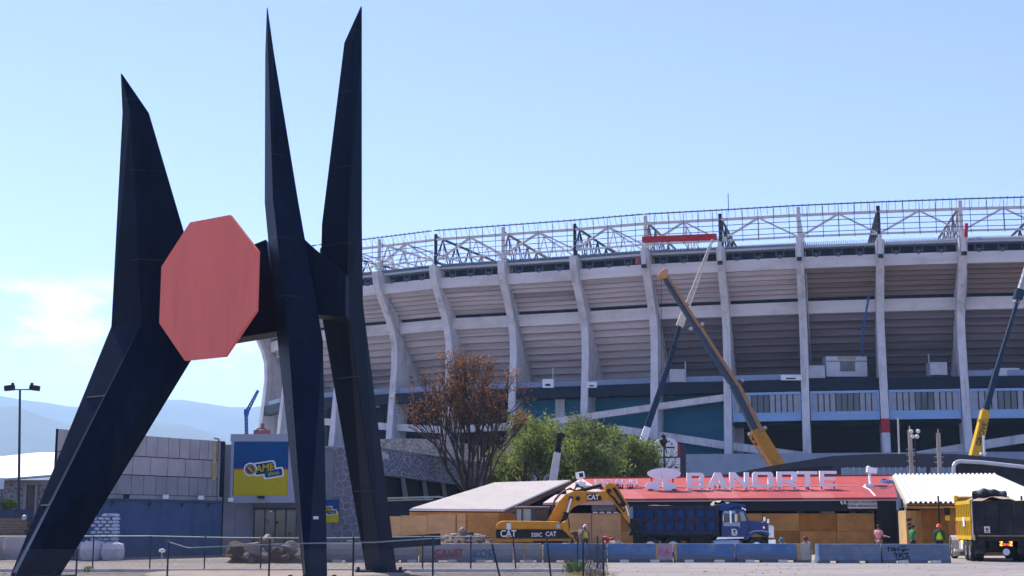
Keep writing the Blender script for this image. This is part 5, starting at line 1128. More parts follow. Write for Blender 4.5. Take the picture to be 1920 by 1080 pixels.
m = MB(); p = P(1196,860,171); m.bx(p.x-3,p.x+3,169.6,172.4,.6,4); part('carrier', m, WHITEP, t)
# right crane with lettering
t = thing('crane', (P(1832,850,158).x, 158, 0), 'crane at right edge with yellow base boom and dark lattice top', 'crane')
m = MB(); boom(m, (1824,870),158,(1847.5,770),159.5,19,15); part('base_boom', m, CYEL, t, bevel=.08)
A, B = P(1824,870,158), P(1847.5,770,159.5); ang = math.atan2((B-A).z, (B-A).x); c = P(1837,815,158.7); 
text('lettering', 'GROVE', (c.x, c.y-.72, c.z), .52, BLACKP, t, 1.15, .03, .01, spin=ang)
for x, y in ((1844,785),(1830.5,842)):
    m = MB(); c = P(x,y,158.6); m.box(c, (1.15,1.1,.2), Matrix.Rotation(-.25,3,'Y')); part('collar', m, CYEL, t)
m = MB(); boom(m, (1847,773),159.5,(1869,692),160.7,11,9.5); boom(m, (1868,696),160.7,(1909,560),162.5,8.5,6); part('boom', m, LATB, t, bevel=.05)
m = MB(); lattice(m, (1906,568), 162.5, (1945,440), 164.5, 9, 6, 12, .10); part('lattice_jib', m, GALV, t)
m = MB(); m.box(P(1910,552,162.4), (.9,.9,1.2), Matrix.Rotation(.3,3,'Y')); part('jib_joint', m, LATB, t)
m = MB(); p = P(1830,868,158); m.bx(p.x-2,p.x+5,156.6,159.4,.6,4.5); part('carrier', m, CYEL, t)
# small pick-up crane behind the canopy
t = thing('crane', (P(1036,905,102).x, 102, 0), 'small crane boom in cream with black tip above the left canopy', 'crane')
m = MB(); boom(m, (1033,925),102,(1045,850),102.8,16,13); part('base_boom', m, M('cream_paint', (.68,.60,.52), .5), t, bevel=.05)
m = MB(); boom(m, (1045,853),102.8,(1049,822),103.1,10,9); part('boom_section', m, BLACKS, t)
m = MB(); m.pxprism([(1043,822),(1044,813),(1052,811),(1060,815),(1060,819),(1052,822)], 103.1, -.25, .25); part('boom_head', m, BLACKP, t)
m = MB(); p = P(1033,925,102); m.bx(p.x-1.5,p.x+2.5,100.8,103.2,.5,2.6); part('carrier', m, M('cream_paint', None), t)
# blue articulated arm left of the stadium
t = thing('concrete_pump', (P(462,812,150).x, 150, 0), 'blue articulated arm rising behind the shop sign', 'concrete pump')
m = MB(); lattice(m, (463,835),150,(461.5,776),150,4,4,9,.06); part('lower_arm', m, M('pump_blue', (.02,.10,.32), .5), t)
m = MB(); lattice(m, (463,772),150,(484,732),151,5,3,7,.06); m.box(P(462,773,150), (.45,.5,.6)); part('upper_arm', m, M('pump_blue', None), t)
m = MB(); p = P(463,835,150); m.bx(p.x-1.2,p.x+1.2,149,151,0,p.z); part('base', m, M('pump_blue', None), t)
m = MB(); a = P(490,812,150); m.path([a+Vector((.7*math.cos(R(20*k)),0,.5*math.sin(R(20*k)))) for k in range(1,9)], .09, 6); m.box(a+Vector((.1,0,.75)), (.35,.3,.5)); m.bx(a.x-.8,a.x+.9,149.8,150.4,a.z-1.5,a.z+.3); single('red_fitting', m, M('dull_red', (.30,.10,.10), .6), 'small red and white arched fitting behind the shop sign', 'fitting')

# ------------------------------------------------------------------ excavator
ex = thing('excavator', (P(1000,1030,79).x, 79, 0), 'yellow tracked excavator with arched boom reaching over the blue truck', 'excavator')
Yx = 79.0; H0, H1 = -1.35, 1.35
m = MB(); m.pxprism([(930,993),(930,985),(936,978.5),(945,976.5),(1000,977),(1046,978),(1053,984),(1053,993)], Yx, H0, H1); part('engine_cover', m, YEL, ex, bevel=.08)
m = MB(); m.pxprism([(930.5,1009),(930,993.2),(1053,993.2),(1060,999),(1068,1009)], Yx, H0-.01, H1+.01); part('black_band', m, BLACKP, ex, bevel=.02)
m = MB(); m.pxprism([(931,1016.5),(930,1009.2),(1000,1009.2),(1000,1016.5)], Yx, H0, H1); m.pxprism([(1000,1014),(1000,1009.2),(1069,1009.2),(1069,1004),(1062,1000),(1053,997),(1053,1014)] if False else [(1000,1014),(1000,1009.2),(1070,1009.2),(1068,1014)], Yx, H0+.05, H1-.05); part('counterweight_skirt', m, YEL, ex, bevel=.04)
m = MB(); m.pxprism([(1053,998),(1052,980),(1060,976),(1064,980),(1065,996),(1070,1000),(1070,1008),(1058,1003)], Yx, H0+.05, H0+.5); part('side_box', m, YEL, ex, bevel=.03)
p = P(1044.5,988.5,Yx); m = MB(); m.box((p.x,Yx+H0-.02,p.z+.05), (.2,.05,.22)); part('work_lamp', m, GALV, ex)
for bd, x, y, h, wd in (('CAT',953,1001,.36,.85),('320C',1006,1003,.20,.95),('CAT',1033,1001.5,.24,.85)):
    p = P(x,y,Yx+H0); text('lettering', bd, (p.x,Yx+H0-.035,p.z), h, WHITEP, ex, wd, .035, .008)
m = MB(); p = P(953,1006,Yx); m.prism([(p.x-.12,Yx+H0-.05,p.z-.07),(p.x+.12,Yx+H0-.05,p.z-.07),(p.x,Yx+H0-.05,p.z+.1)], (0,.02,0)); part('emblem', m, YEL, ex)
m = MB(); p = P(954,987,Yx); m.box((p.x,Yx+H0-.01,p.z), (.24,.03,.34)); part('white_plate', m, WHITEP, ex)
CABK = M('cab_dark_paint', (.07,.07,.075), .45, var=.15); CGL = M('cab_glass', (.26,.31,.29), .12, var=.2, spec=.8)
m = MB()
for x0, x1, y0, y1 in ((966,1031,950.5,954.5),(966,969,954,977),(977.5,981,954,977),(995.5,1004,954,977),(1026.5,1030,954,977)): bxpx(m, x0, x1, y0, y1, Yx, .0, 1.3)
part('cab_frame', m, CABK, ex, bevel=.03); m = MB(); bxpx(m, 965.5, 1031.5, 949, 951, Yx, -.05, 1.35); part('cab_roof', m, M('cab_roof_sunlit', (.5,.47,.42), .5), ex)  # pale roof colour carries the sunlit look of the cab top
for x0, x1, y0, mt in ((969,977.5,955,CGL),(981,995.5,953,CGL),(1004,1026.5,955,M('cab_brown_glass', (.10,.06,.05), .15, var=.25))):
    for d_ in (.06, 1.2): m = MB(); bxpx(m, x0, x1, y0, 976.5, Yx, d_, d_+.04); part('cab_glass', m, mt, ex)
bo = [(1024,980),(1034,962),(1046,942),(1060,927),(1074,921),(1090,920.5),(1115,922),(1136,921),(1141,925),(1140,938),(1128,941),(1108,941.5),(1088,944.5),(1074,952),(1066,962),(1058,978),(1050,999),(1040,1000)]
m = MB(); m.pxprism(bo, Yx, -.32, .32); part('boom', m, YEL, ex, bevel=.03)
m = MB(); m.pxprism([(1102,939.5),(1099,926.5),(1116,925.5),(1126,930),(1128,937),(1120,939)], Yx, -.375, -.30); part('black_patch', m, BLACKP, ex)
m = MB(); m.pxprism([(1102.5,939),(1098.4,926.6),(1100.6,926.4),(1105,939.2)], Yx, -.385, -.30); part('red_edge', m, RED, ex)
p = P(1111.5,933,Yx); text('lettering', 'CAT', (p.x,Yx-.40,p.z), .27, WHITEP, ex, .85, .035, .008)
m = MB(); m.pxprism([(1134,921),(1135,909),(1141,905.5),(1152,907),(1160,917),(1171,936),(1178,947),(1181,958),(1180.5,983),(1176,978),(1166,962),(1152,943),(1141,938)], Yx, -.26, .26); part('stick', m, YEL, ex, bevel=.03)
def cyl(a, b, c, r0, r1, dy):
    m = MB(); A, B, C = P(*a,Yx)+Vector((0,dy,0)), P(*b,Yx)+Vector((0,dy,0)), P(*c,Yx)+Vector((0,dy,0)); m.tube(A,B,r0,10); part('cylinder', m, BLACKP, ex); m = MB(); m.tube(B,C,r1,8); part('piston_rod', m, CHROME, ex)
cyl((1084,921),(1128,909.5),(1138,906.5),.11,.065,0)
for dy in (-.48,.48): cyl((1052,986),(1063,961),(1070.5,935),.13,.07,dy)
cyl((1150,915),(1172,948),(1178,968),.08,.05,-.34)
def hose_(q, r=.03): m = MB(); m.path(q, r, 5); part('hose', m, BLACKP, ex)
for k in range(3):
    q = [P(x,y,Yx)+Vector((0,-.25+.2*k,0)) for x, y in ((1030,968),(1040,940-k*2),(1054,923-k),(1068,915+k),(1078,920),(1084,919))]; hose_(q)
    q = [P(x,y,Yx)+Vector((0,-.2+.2*k,0)) for x, y in ((1076,920),(1082,911-k*2),(1092,914+k),(1100,919))]; hose_(q)
    q = [P(x,y,Yx)+Vector((0,-.36,0)) for x, y in ((1138,924),(1148+k*2,934),(1158+k*2,948+k),(1168,958+k),(1174,952))]; hose_(q, .022)
q = [P(x,y,Yx)+Vector((0,-.5,0)) for x, y in ((1056,960),(1064,970),(1067,985),(1065,998))]; hose_(q)
for x, y in ((1083,935),(1070,935),(1141,921),(1166,946)):
    m = MB(); m.lathe(P(x,y,Yx), [(0,-.42),(.13,-.42),(.13,.42),(0,.42)], 10, 'Y'); part('pivot_pin', m, BLACKP, ex)
m = MB(); m.pxprism([(1172,975),(1184,972),(1197,976),(1202,990),(1192,1003),(1176,1004),(1183,992)], Yx+.4, -.55, .55); part('bucket', m, BLACKS, ex, bevel=.03)
for dy in (-1.3, .75):
    m = MB(); tp = [(937,1036),(933,1030),(937,1023),(948,1019.5),(1050,1019.5),(1062,1023),(1067,1030),(1062,1037),(1050,1042.5),(948,1042.5)]; m.pxprism(tp, Yx, dy, dy+.55)
    for k in range(26):
        x = 944+k*4.4; bxpx(m, x, x+3.2, 1018, 1019.8, Yx, dy-.02, dy+.57)
    part('track', m, BLACKS, ex)
m = MB(); m.lathe((P(1003,1000,Yx).x, Yx, .62), [(0,0),(.9,0),(.9,.55),(0,.55)], 20); part('turntable', m, BLACKS, ex)

# ------------------------------------------------------------------ blue dump truck
TB = M('truck_blue', (.004,.035,.16), .35, var=.2, scale=.8, spec=.5, grime=((.06,.07,.11), 1.2, .3)); TBED = M('truck_bed_blue', (.005,.055,.20), .5, var=.3, scale=.9, grime=((.10,.06,.06), 1.0, .55, (1,1,.5)))
RIBM = M('worn_rib_paint', (.028,.030,.055), .6, var=.3, scale=2, grime=((.07,.05,.06), 2, .6)); Yt = 81.0; bt = thing('dump_truck', (P(1310,1040,Yt).x, Yt, 0), 'dark blue dump truck with ribbed bed and chrome grille facing right', 'truck')
def tp(name, pts, y0, y1, mat, parent=bt, bev=.03): m = MB(); m.pxprism(pts, Yt, y0, y1); return part(name, m, mat, parent, bevel=bev)
m = MB()
for x0, x1, y0, y1, d0, d1 in ((1184,1342,952,1001,-1.15,-1.10),(1184,1342,952,1001,1.10,1.15),(1184,1187,950,1001,-1.15,1.15),(1338,1342,948,1001,-1.15,1.15),(1184,1342,998,1003,-1.15,1.15)): bxpx(m, x0, x1, y0, y1, Yt, d0, d1)
bed = part('dump_bed', m, TBED, bt)
for k in range(9):
    x = 1184.5+k*18.9; m = MB(); bxpx(m, x, x+5.6, 952.5, 1000.5, Yt, -1.27, -1.14); part('rib', m, RIBM, bed)
for y0, y1 in ((948.5,955.5),(971.5,978),(995,1003)):
    m = MB(); bxpx(m, 1183, 1343, y0, y1, Yt, -1.30, -1.13); part('rail', m, RIBM, bed)
tp('bed_hood', [(1336,957),(1336,947.5),(1350,945),(1372,944.5),(1392,947.5),(1391,951),(1372,951.5),(1352,958)], -1.2, 1.2, TBED)
m = MB(); random.seed(31)
def fnl(u, v):
    x = P(1190+148*u,1000,Yt).x; return (x, Yt-1.05+2.1*v, P(0,950,Yt).z+.25*math.sin(math.pi*v)*math.sin(math.pi*min(1,u*1.4))*noise.noise(Vector((u*6,v*3,2)))+.02)
m.grid(fnl, 30, 8); part('load', m, SOIL, bt)
m = MB(); q0 = P(1334,946,Yt)
def fnt(u, v): p = P(1333+40*u,1000,Yt); return (p.x, Yt-1.0+1.6*v, P(0,944.5-4*math.sin(3.1*min(1,u*1.3)),Yt).z+.05*math.sin(u*17+v*4)+(-.35 if u < .08 else 0))
m.grid(fnt, 24, 10); part('tarpaulin', m, M('tan_tarp', (.34,.29,.20), .8, var=.4, scale=2, bump=.4), bt)
cabp = tp('cab', [(1347.5,1008),(1347.5,962),(1352,955.5),(1374,954),(1390,955),(1398,976),(1399,1008)], -1.05, 1.05, TB)
tp('door_window', [(1353,979),(1353,963),(1381,963),(1384,979)], -1.075, -1.03, GLASS, bt, 0)
tp('pillar', [(1374,980),(1372.5,962),(1375,962),(1376.5,980)], -1.09, -1.07, TB, bt, 0)
SKYB = M('pale_blue_trim', (.33,.44,.58), .4, .2)
tp('trim_strip', [(1351,986.5),(1351,979.5),(1381.5,979.5),(1382,990),(1379,986.5)], -1.085, -1.04, SKYB, bt, 0); tp('visor_strip', [(1351,963),(1352,958.5),(1373,958),(1374,963)], -1.085, -1.04, SKYB, bt, 0)
tp('windshield', [(1391.2,956),(1398.5,975),(1397.5,976),(1390,957)], -.95, .95, GLASS, bt, 0)
tp('side_quarter_window', [(1384,977),(1381,960),(1388,960),(1394,977)], -1.075, -1.03, CGL, bt, 0)
tp('roof_visor', [(1384,955),(1386,951.5),(1394,955),(1393,958)], -1.0, 1.0, CHROME, bt, .01)
tp('hood', [(1398,1001),(1397.5,975.5),(1412,976.5),(1434,980.5),(1436,984),(1437,1004),(1426,997),(1410,996),(1399,1008)], -.85, .85, TB)
tp('fender', [(1387,1013),(1391,1007),(1398,999),(1406,995.5),(1420,994.5),(1434,997),(1437,1003),(1432,1005),(1424,1001),(1410,1000.5),(1402,1005),(1396,1013)], -1.15, 1.15, TB)
tp('fender_trim', [(1398,999),(1406,994.8),(1420,993.8),(1434,996),(1434,997.4),(1420,995.4),(1406,996.5),(1399,1000)], -1.17, -1.1, SKYB, bt, 0)
tp('grille', [(1436,1008),(1436,984),(1445,985.5),(1447,1009)], -.8, .8, M('grille_chrome', (.5,.5,.5), .3, .9, var=.4, scale=14), bt, .02)
for k in range(6): tp('grille_bar', [(1436.6+k*1.75,1008),(1436.4+k*1.7,985.5+k*.1),(1437.3+k*1.7,985.5+k*.1),(1437.4+k*1.75,1008)], -.83, -.79, CHROME, bt, 0)
tp('bumper', [(1434,1024),(1434,1011),(1447,1010.5),(1448.5,1012),(1448,1024)], -1.1, 1.1, CHROME)
tp('door_step', [(1335,1022),(1331,1013),(1380,1012),(1379,1022)], -1.2, -.6, SKYB); tp('door_sill', [(1337,1011.5),(1340,1006.5),(1390,1006.5),(1388,1009.5)], -1.12, -.9, CHROME, bt, .01)
m = MB(); p = P(1371.5,997,Yt); m.prism([(p.x+x, Yt-1.075, p.z+z) for x, z in ((-.16,-.16),(-.1,-.2),(.1,-.2),(.16,-.12),(.16,.06),(.06,.16),(-.16,.16))], (0,.03,0)); lo = part('door_emblem', m, WHITEP, bt)
m = MB(); m.lathe((p.x,Yt-1.08,p.z+.04), [(0,-.01),(.07,-.01),(.07,.01),(0,.01)], 10, 'Y'); m.box((p.x,Yt-1.08,p.z-.1), (.2,.02,.03)); part('emblem_print', m, BLACKP, lo)
m = MB(); p = P(1364.5,1000,Yt).x; m.tube((p,Yt-1.2,P(0,981,Yt).z), (p,Yt-1.2,P(0,958,Yt).z), .07, 10); m.tube((p+.28,Yt-1.25,P(0,979,Yt).z), (p+.28,Yt-1.25,P(0,964,Yt).z), .1, 8); part('exhaust_stack', m, CHROME, bt)
m = MB(); m.path([P(1350.5,978,Yt)+Vector((0,-1.2,0)), P(1350.5,965,Yt)+Vector((0,-1.2,0))], .03, 6); part('grab_rail', m, CHROME, bt)
for x, y in ((1380,951.5),(1389,951.8)):
    m = MB(); m.lathe(P(x,y,Yt), [(.08,-.15),(.1,-.05),(0,.1)], 8, 'X'); part('roof_lamp', m, LAMPG, bt)
for x, y in ((1429,973),(1436,977)):
    m = MB(); a = P(x,y,Yt)+Vector((0,-.7,0)); m.box(a, (.12,.05,.22)); m.tube(a, P(x-3,y+8,Yt)+Vector((0,-.7,0)), .02, 5); part('fender_mirror', m, CHROME, bt)
m = MB(); a = P(1427,989,Yt)+Vector((0,-.87,0)); m.box(a,(.1,.04,.12)); m.box(a+Vector((.14,0,-.02)),(.08,.04,.1),None,1); part('marker_lamp', m, [CHROME, RED], bt)
for x in (1216,1258,1413):
    for dy in ((-1.15,.85) if x != 1413 else (-1.1,.85)):
        m = MB(); c = (P(x,1028,Yt).x, Yt+dy, .53); m.lathe(c, [(.3,0),(.46,-.02),(.53,.05),(.53,.27),(.46,.32),(0,.3)], 24, 'Y'); w_ = part('wheel', m, RUB, bt, smooth=False)
        m = MB(); m.lathe(c, [(0,-.06),(.1,-.06),(.12,.02),(.24,.03),(.31,.0)], 18, 'Y')
        for k in range(8): m.lathe((c[0]+.19*math.cos(R(45*k)), c[1]-.0, c[2]+.19*math.sin(R(45*k))), [(0,-.02),(.03,-.02),(.03,.03)], 6, 'Y')
        part('rim', m, CHROME if x == 1413 else WHITEP, w_)
m = MB(); bxpx(m, 1190, 1436, 1007, 1014, Yt, -.45, .45); part('chassis', m, BLACKP, bt)
m = MB(); bxpx(m, 1184, 1204, 1002, 1026, Yt, -1.1, -1.06); bxpx(m, 1184, 1340, 1002.5, 1007, Yt, -1.05, 1.05); part('mud_flap', m, BLACKP, bt)
m = MB(); bxpx(m, 1290, 1330, 1006, 1024, Yt, -.95, .95); part('tank', m, BLACKP, bt, bevel=.05)
m = MB(); p = P(1193,1002,Yt); m.box((p.x,Yt-1.26,p.z), (.08,.04,.1)); part('tail_marker', m, RED, bt)

# ------------------------------------------------------------------ yellow and black dump truck at right (local axes: x right, y forward, z up)
BEDK = M('bed_black', (.022,.022,.026), .5, var=.3, scale=1, grime=((.09,.08,.08), 1, .5)); TYEL = M('truck_yellow', (.66,.40,.02), .45, var=.08, grime=((.3,.2,.08), 1.6, .4))
Yk = 69.0; lp0 = P(1828,1050,Yk); yt = thing('dump_truck', (lp0.x, Yk, 0), 'yellow dump truck seen from behind with black tailgate at right edge', 'truck', None, -R(9.5))
def bl(name, x0, x1, y0, y1, z0, z1, mat, parent=yt, bev=0): m = MB(); m.bx(x0,x1,y0,y1,z0,z1); o = part(name, m, mat, parent, False); 
def bl(name, x0, x1, y0, y1, z0, z1, mat, parent=yt, bev=0):
    m = MB(); m.bx(x0,x1,y0,y1,z0,z1); o = part(name, m, mat, parent, False)
    if bev: b = o.modifiers.new('bevel','BEVEL'); b.width = bev; b.segments = 2
    return o
W = 2.55
tg = bl('tailgate', 0, W, 0, .08, 1.22, 2.86, BEDK)
for x in (0,.62,1.24,1.86,2.44): bl('rib', x, x+.11, -.06, .0, 1.24, 2.84, BEDK, tg)
for z in (1.24,2.0,2.74): bl('rib', 0, W, -.05, .0, z, z+.1, BEDK, tg)
for s in (0, 1):
    x0 = 0 if not s else W-.08; sd_ = bl('bed_side', x0, x0+.08, .09, 5.2, 1.02, 2.90, TYEL)
    if not s:
        m = MB()
        for k in range(9): y = .35+k*.56; m.bx(-.09,0,y,y+.16,1.2,2.85)
        for z in (1.02,1.92,2.72): m.bx(-.10,0,.08,5.2,z,z+.18)
        part('side_rib', m, TYEL, sd_, False)
        m = MB(); m.bx(-.006,-.002,.36,5.0,1.21,1.9); m.bx(-.006,-.002,.36,5.0,2.11,2.7); part('recess', m, BLACKP, sd_, False)
        m = MB(); m.bx(-.13,-.11,1.9,2.5,1.65,2.1); part('sticker', m, WHITEP, sd_, False)
bl('headboard', 0, W, 5.2, 5.3, 1.05, 3.12, TYEL); bl('bed_floor', .08, W-.08, .09, 5.2, 1.05, 1.2, BEDK)
m = MB(); m.bx(.0,W,4.9,6.2,3.08,3.16); part('bed_hood', m, TYEL, yt, False)
bl('corner_post', -.14, .02, 4.9, 5.3, 2.9, 3.2, TYEL); bl('corner_post', -.03, .06, -.04, .1, 1.0, 2.95, GALV)
bl('bumper_beam', .03, W, -.02, .2, .95, 1.2, BLACKP); bl('hinge_strip', .2, W, -.08, -.02, 1.18, 1.23, M('tan_strip2', (.4,.27,.1), .7, var=.5, scale=5))
m = MB(); random.seed(12)
def fny(u, v): return (.1+2.3*u, .3+4.6*v, 2.75+.42*math.sin(math.pi*u)**.7*math.sin(math.pi*(.12+.8*v))**.6+.12*noise.noise(Vector((u*4,v*6,4))))
m.grid(fny, 26, 30); part('load', m, M('tan_load', (.36,.28,.2), .9, var=.3, scale=3, bump=.4), yt, False)
m = MB()
def fnr(u, v):
    t = 2*math.pi*v; x = .25+1.55*u; r = .2+.025*math.sin(u*7)+.03*math.sin(u*19+v*6); return (x, 1.3+r*1.5*math.cos(t), 3.12+.14*math.sin(u*3.2)+r*math.sin(t))
m.grid(fnr, 30, 12); part('rolled_tarpaulin', m, M('black_tarp', (.03,.032,.042), .55, var=.4, scale=4, bump=.5), yt, False)
m = MB(); m.box((.62,-.07,1.5), (.26,.02,.30)); pl = part('plate', m, WHITEP, yt, False); m = MB(); m.lathe((.62,-.085,1.52), [(0,-.01),(.07,-.01),(.07,.01)], 10, 'Y'); m.box((.62,-.085,1.41), (.18,.01,.04)); part('plate_emblem', m, M('plate_red', (.3,.04,.04), .5), pl, False)
def emis(name, c, s):
    m = bpy.data.materials.new(name); m.use_nodes = True; b = m.node_tree.nodes['Principled BSDF']; b.inputs['Base Color'].default_value = (*c,1); b.inputs['Emission Color'].default_value = (*c,1); b.inputs['Emission Strength'].default_value = s; return m
LR, LO = emis('lamp_red', (1,.03,.01), 2.2), emis('lamp_amber', (1,.20,.02), 2.6)
bl('lamp_bar', 1.15, 1.75, -.1, -.04, .70, .98, BLACKP)
m = MB()
for x in (1.18,1.62): m.box((x+.05,-.11,.92), (.13,.02,.045)); m.box((x+.05,-.11,.76), (.13,.02,.045)); m.beam((x,-.115,.78),(x+.1,-.115,.90),.02,.05)
part('turn_lamp', m, LO, yt, False)
m = MB()
for x in (1.39,1.55): m.lathe((x,-.11,.80), [(0,-.01),(.055,-.01),(.055,.01)], 10, 'Y')
part('brake_lamp', m, LR, yt, False)
m = MB(); m.lathe((1.45,-.05,.45), [(0,-.02),(.16,-.02),(.16,.02),(0,.02)], 16, 'Y'); part('license_disc', m, WHITEP, yt, False)
bl('chassis', .7, 1.85, .2, 8.0, .62, .95, BLACKP); bl('axle_housing', .3, 2.25, .6, 2.2, .42, .62, BLACKP)
for x in (.95,1.95):
    pass
def wheelx(x, y, w_, side):
    m = MB(); prof = [(.28,0),(.45,-.01),(.52,.05),(.52,w_-.05),(.45,w_),(0,w_-.02)]; c = (x, y, .52); m.lathe(c, [(r,z*side) for r, z in prof], 26, 'X'); o = part('wheel', m, RUB, yt, False)
    m = MB(); m.lathe(c, [(0,.02*side),(.12,.02*side),(.16,.06*side),(.24,.07*side),(.3,.01*side)], 18, 'X'); part('rim', m, CHROME, o, False)
for y in (.75, 2.05):
    wheelx(-.12,y,.29,1); wheelx(.2,y,.29,1); wheelx(W+.12,y,.29,-1); wheelx(W-.2,y,.29,-1)
wheelx(-.25,6.3,.32,1); wheelx(W+.2,6.3,.32,-1)
m = MB()
for k in range(9): a = R(-10+25*k); b = R(15+25*k); m.hexa([(-.25,6.3+.62*math.cos(a),.52+.62*math.sin(a)),(.1,6.3+.62*math.cos(a),.52+.62*math.sin(a)),(.1,6.3+.62*math.cos(b),.52+.62*math.sin(b)),(-.25,6.3+.62*math.cos(b),.52+.62*math.sin(b))],[(-.25,6.3+.67*math.cos(a),.52+.67*math.sin(a)),(.1,6.3+.67*math.cos(a),.52+.67*math.sin(a)),(.1,6.3+.67*math.cos(b),.52+.67*math.sin(b)),(-.25,6.3+.67*math.cos(b),.52+.67*math.sin(b))])
part('fender', m, GALV, yt, False)
cb2 = bl('cab', .5, W-.1, 5.5, 7.2, .9, 2.75, M('cab_red', (.35,.03,.03), .4), yt, .08); bl('rear_window', .8, W-.5, 5.46, 5.5, 1.9, 2.5, GLASS, cb2); bl('hood', .3, W-.3, 7.2, 8.6, .8, 1.8, M('cab_red', None), yt, .1)
bl('mirror', -.42, -.12, 7.0, 7.1, 2.25, 2.62, BLACKP); bl('mirror', -.36, -.14, 7.0, 7.1, 1.95, 2.2, M('mirror_yellow', (.7,.5,.03), .4)); bl('mirror_arm', -.3, .2, 7.02, 7.06, 2.64, 2.68, TYEL)
bl('fuel_tank', -.05, .5, 3.4, 4.9, .45, .95, GALV, yt, .08); bl('side_plate', -.12, -.06, 3.0, 3.6, .55, .98, WHITEP); bl('battery_step', -.2, .2, 5.3, 5.6, .38, .5, PADM)
m = MB(); m.box((-.13,3.0,.9), (.05,.08,.16)); part('marker_lamp', m, LO, yt, False)
for x0, x1 in ((.02,.55),(2.0,2.53)): bl('mud_flap', x0, x1, .12, .15, .35, .95, RUB)
# ------------------------------------------------------------------ people
SKIN = M('skin', (.27,.15,.10), .6, var=.1); HAIR = M('hair', (.018,.014,.012), .6, var=.3)
def skinmesh(name, V, E, mat, parent, sub=1):
    """one continuous surface grown round a jointed skeleton; V: (x, y, z, rx, ry), E: edges"""
    me = bpy.data.meshes.new(name); me.from_pydata([v[:3] for v in V], E, []); me.materials.append(mat)
    o = link(name, me, parent); s = o.modifiers.new('skin', 'SKIN'); s.use_smooth_shade = True
    for d, v in zip(me.skin_vertices[0].data, V): d.radius = (v[3], v[4] if len(v) > 4 else v[3])
    for d in me.skin_vertices[0].data: d.use_root = False
    me.skin_vertices[0].data[0].use_root = True
    b = o.modifiers.new('subdivision', 'SUBSURF'); b.levels = sub; b.render_levels = sub; return o
POSE = {
 'stand': dict(pel=(0,0,.93), wai=(0,0,1.08), che=(0,-.01,1.29), neb=(0,0,1.44), nec=(0,-.01,1.50), hea=(0,-.03,1.60), top=(0,-.01,1.68),
   sho=(.19,0,1.39), elb=(.25,.03,1.12), wri=(.24,-.06,.88), hip=(.10,0,.86), kne=(.11,-.02,.48), ank=(.12,.02,.09), toe=(.13,-.15,.04)),
 'crouch': dict(pel=(0,.12,.38), wai=(0,.04,.50), che=(0,-.10,.68), neb=(0,-.20,.80), nec=(0,-.24,.85), hea=(0,-.30,.94), top=(0,-.31,1.02),
   sho=(.19,-.17,.77), elb=(.25,-.32,.55), wri=(.15,-.50,.42), hip=(.11,.08,.36), kne=(.17,-.34,.50), ank=(.15,-.08,.09), toe=(.16,-.24,.04)),
 'bend': dict(pel=(0,.15,.80), wai=(0,.04,.90), che=(0,-.14,.98), neb=(0,-.28,1.01), nec=(0,-.34,1.01), hea=(0,-.44,1.0), top=(0,-.52,1.0),
   sho=(.19,-.24,.96), elb=(.24,-.30,.68), wri=(.15,-.40,.46), hip=(.11,.12,.74), kne=(.14,-.08,.44), ank=(.14,.06,.09), toe=(.15,-.1,.04)),
}
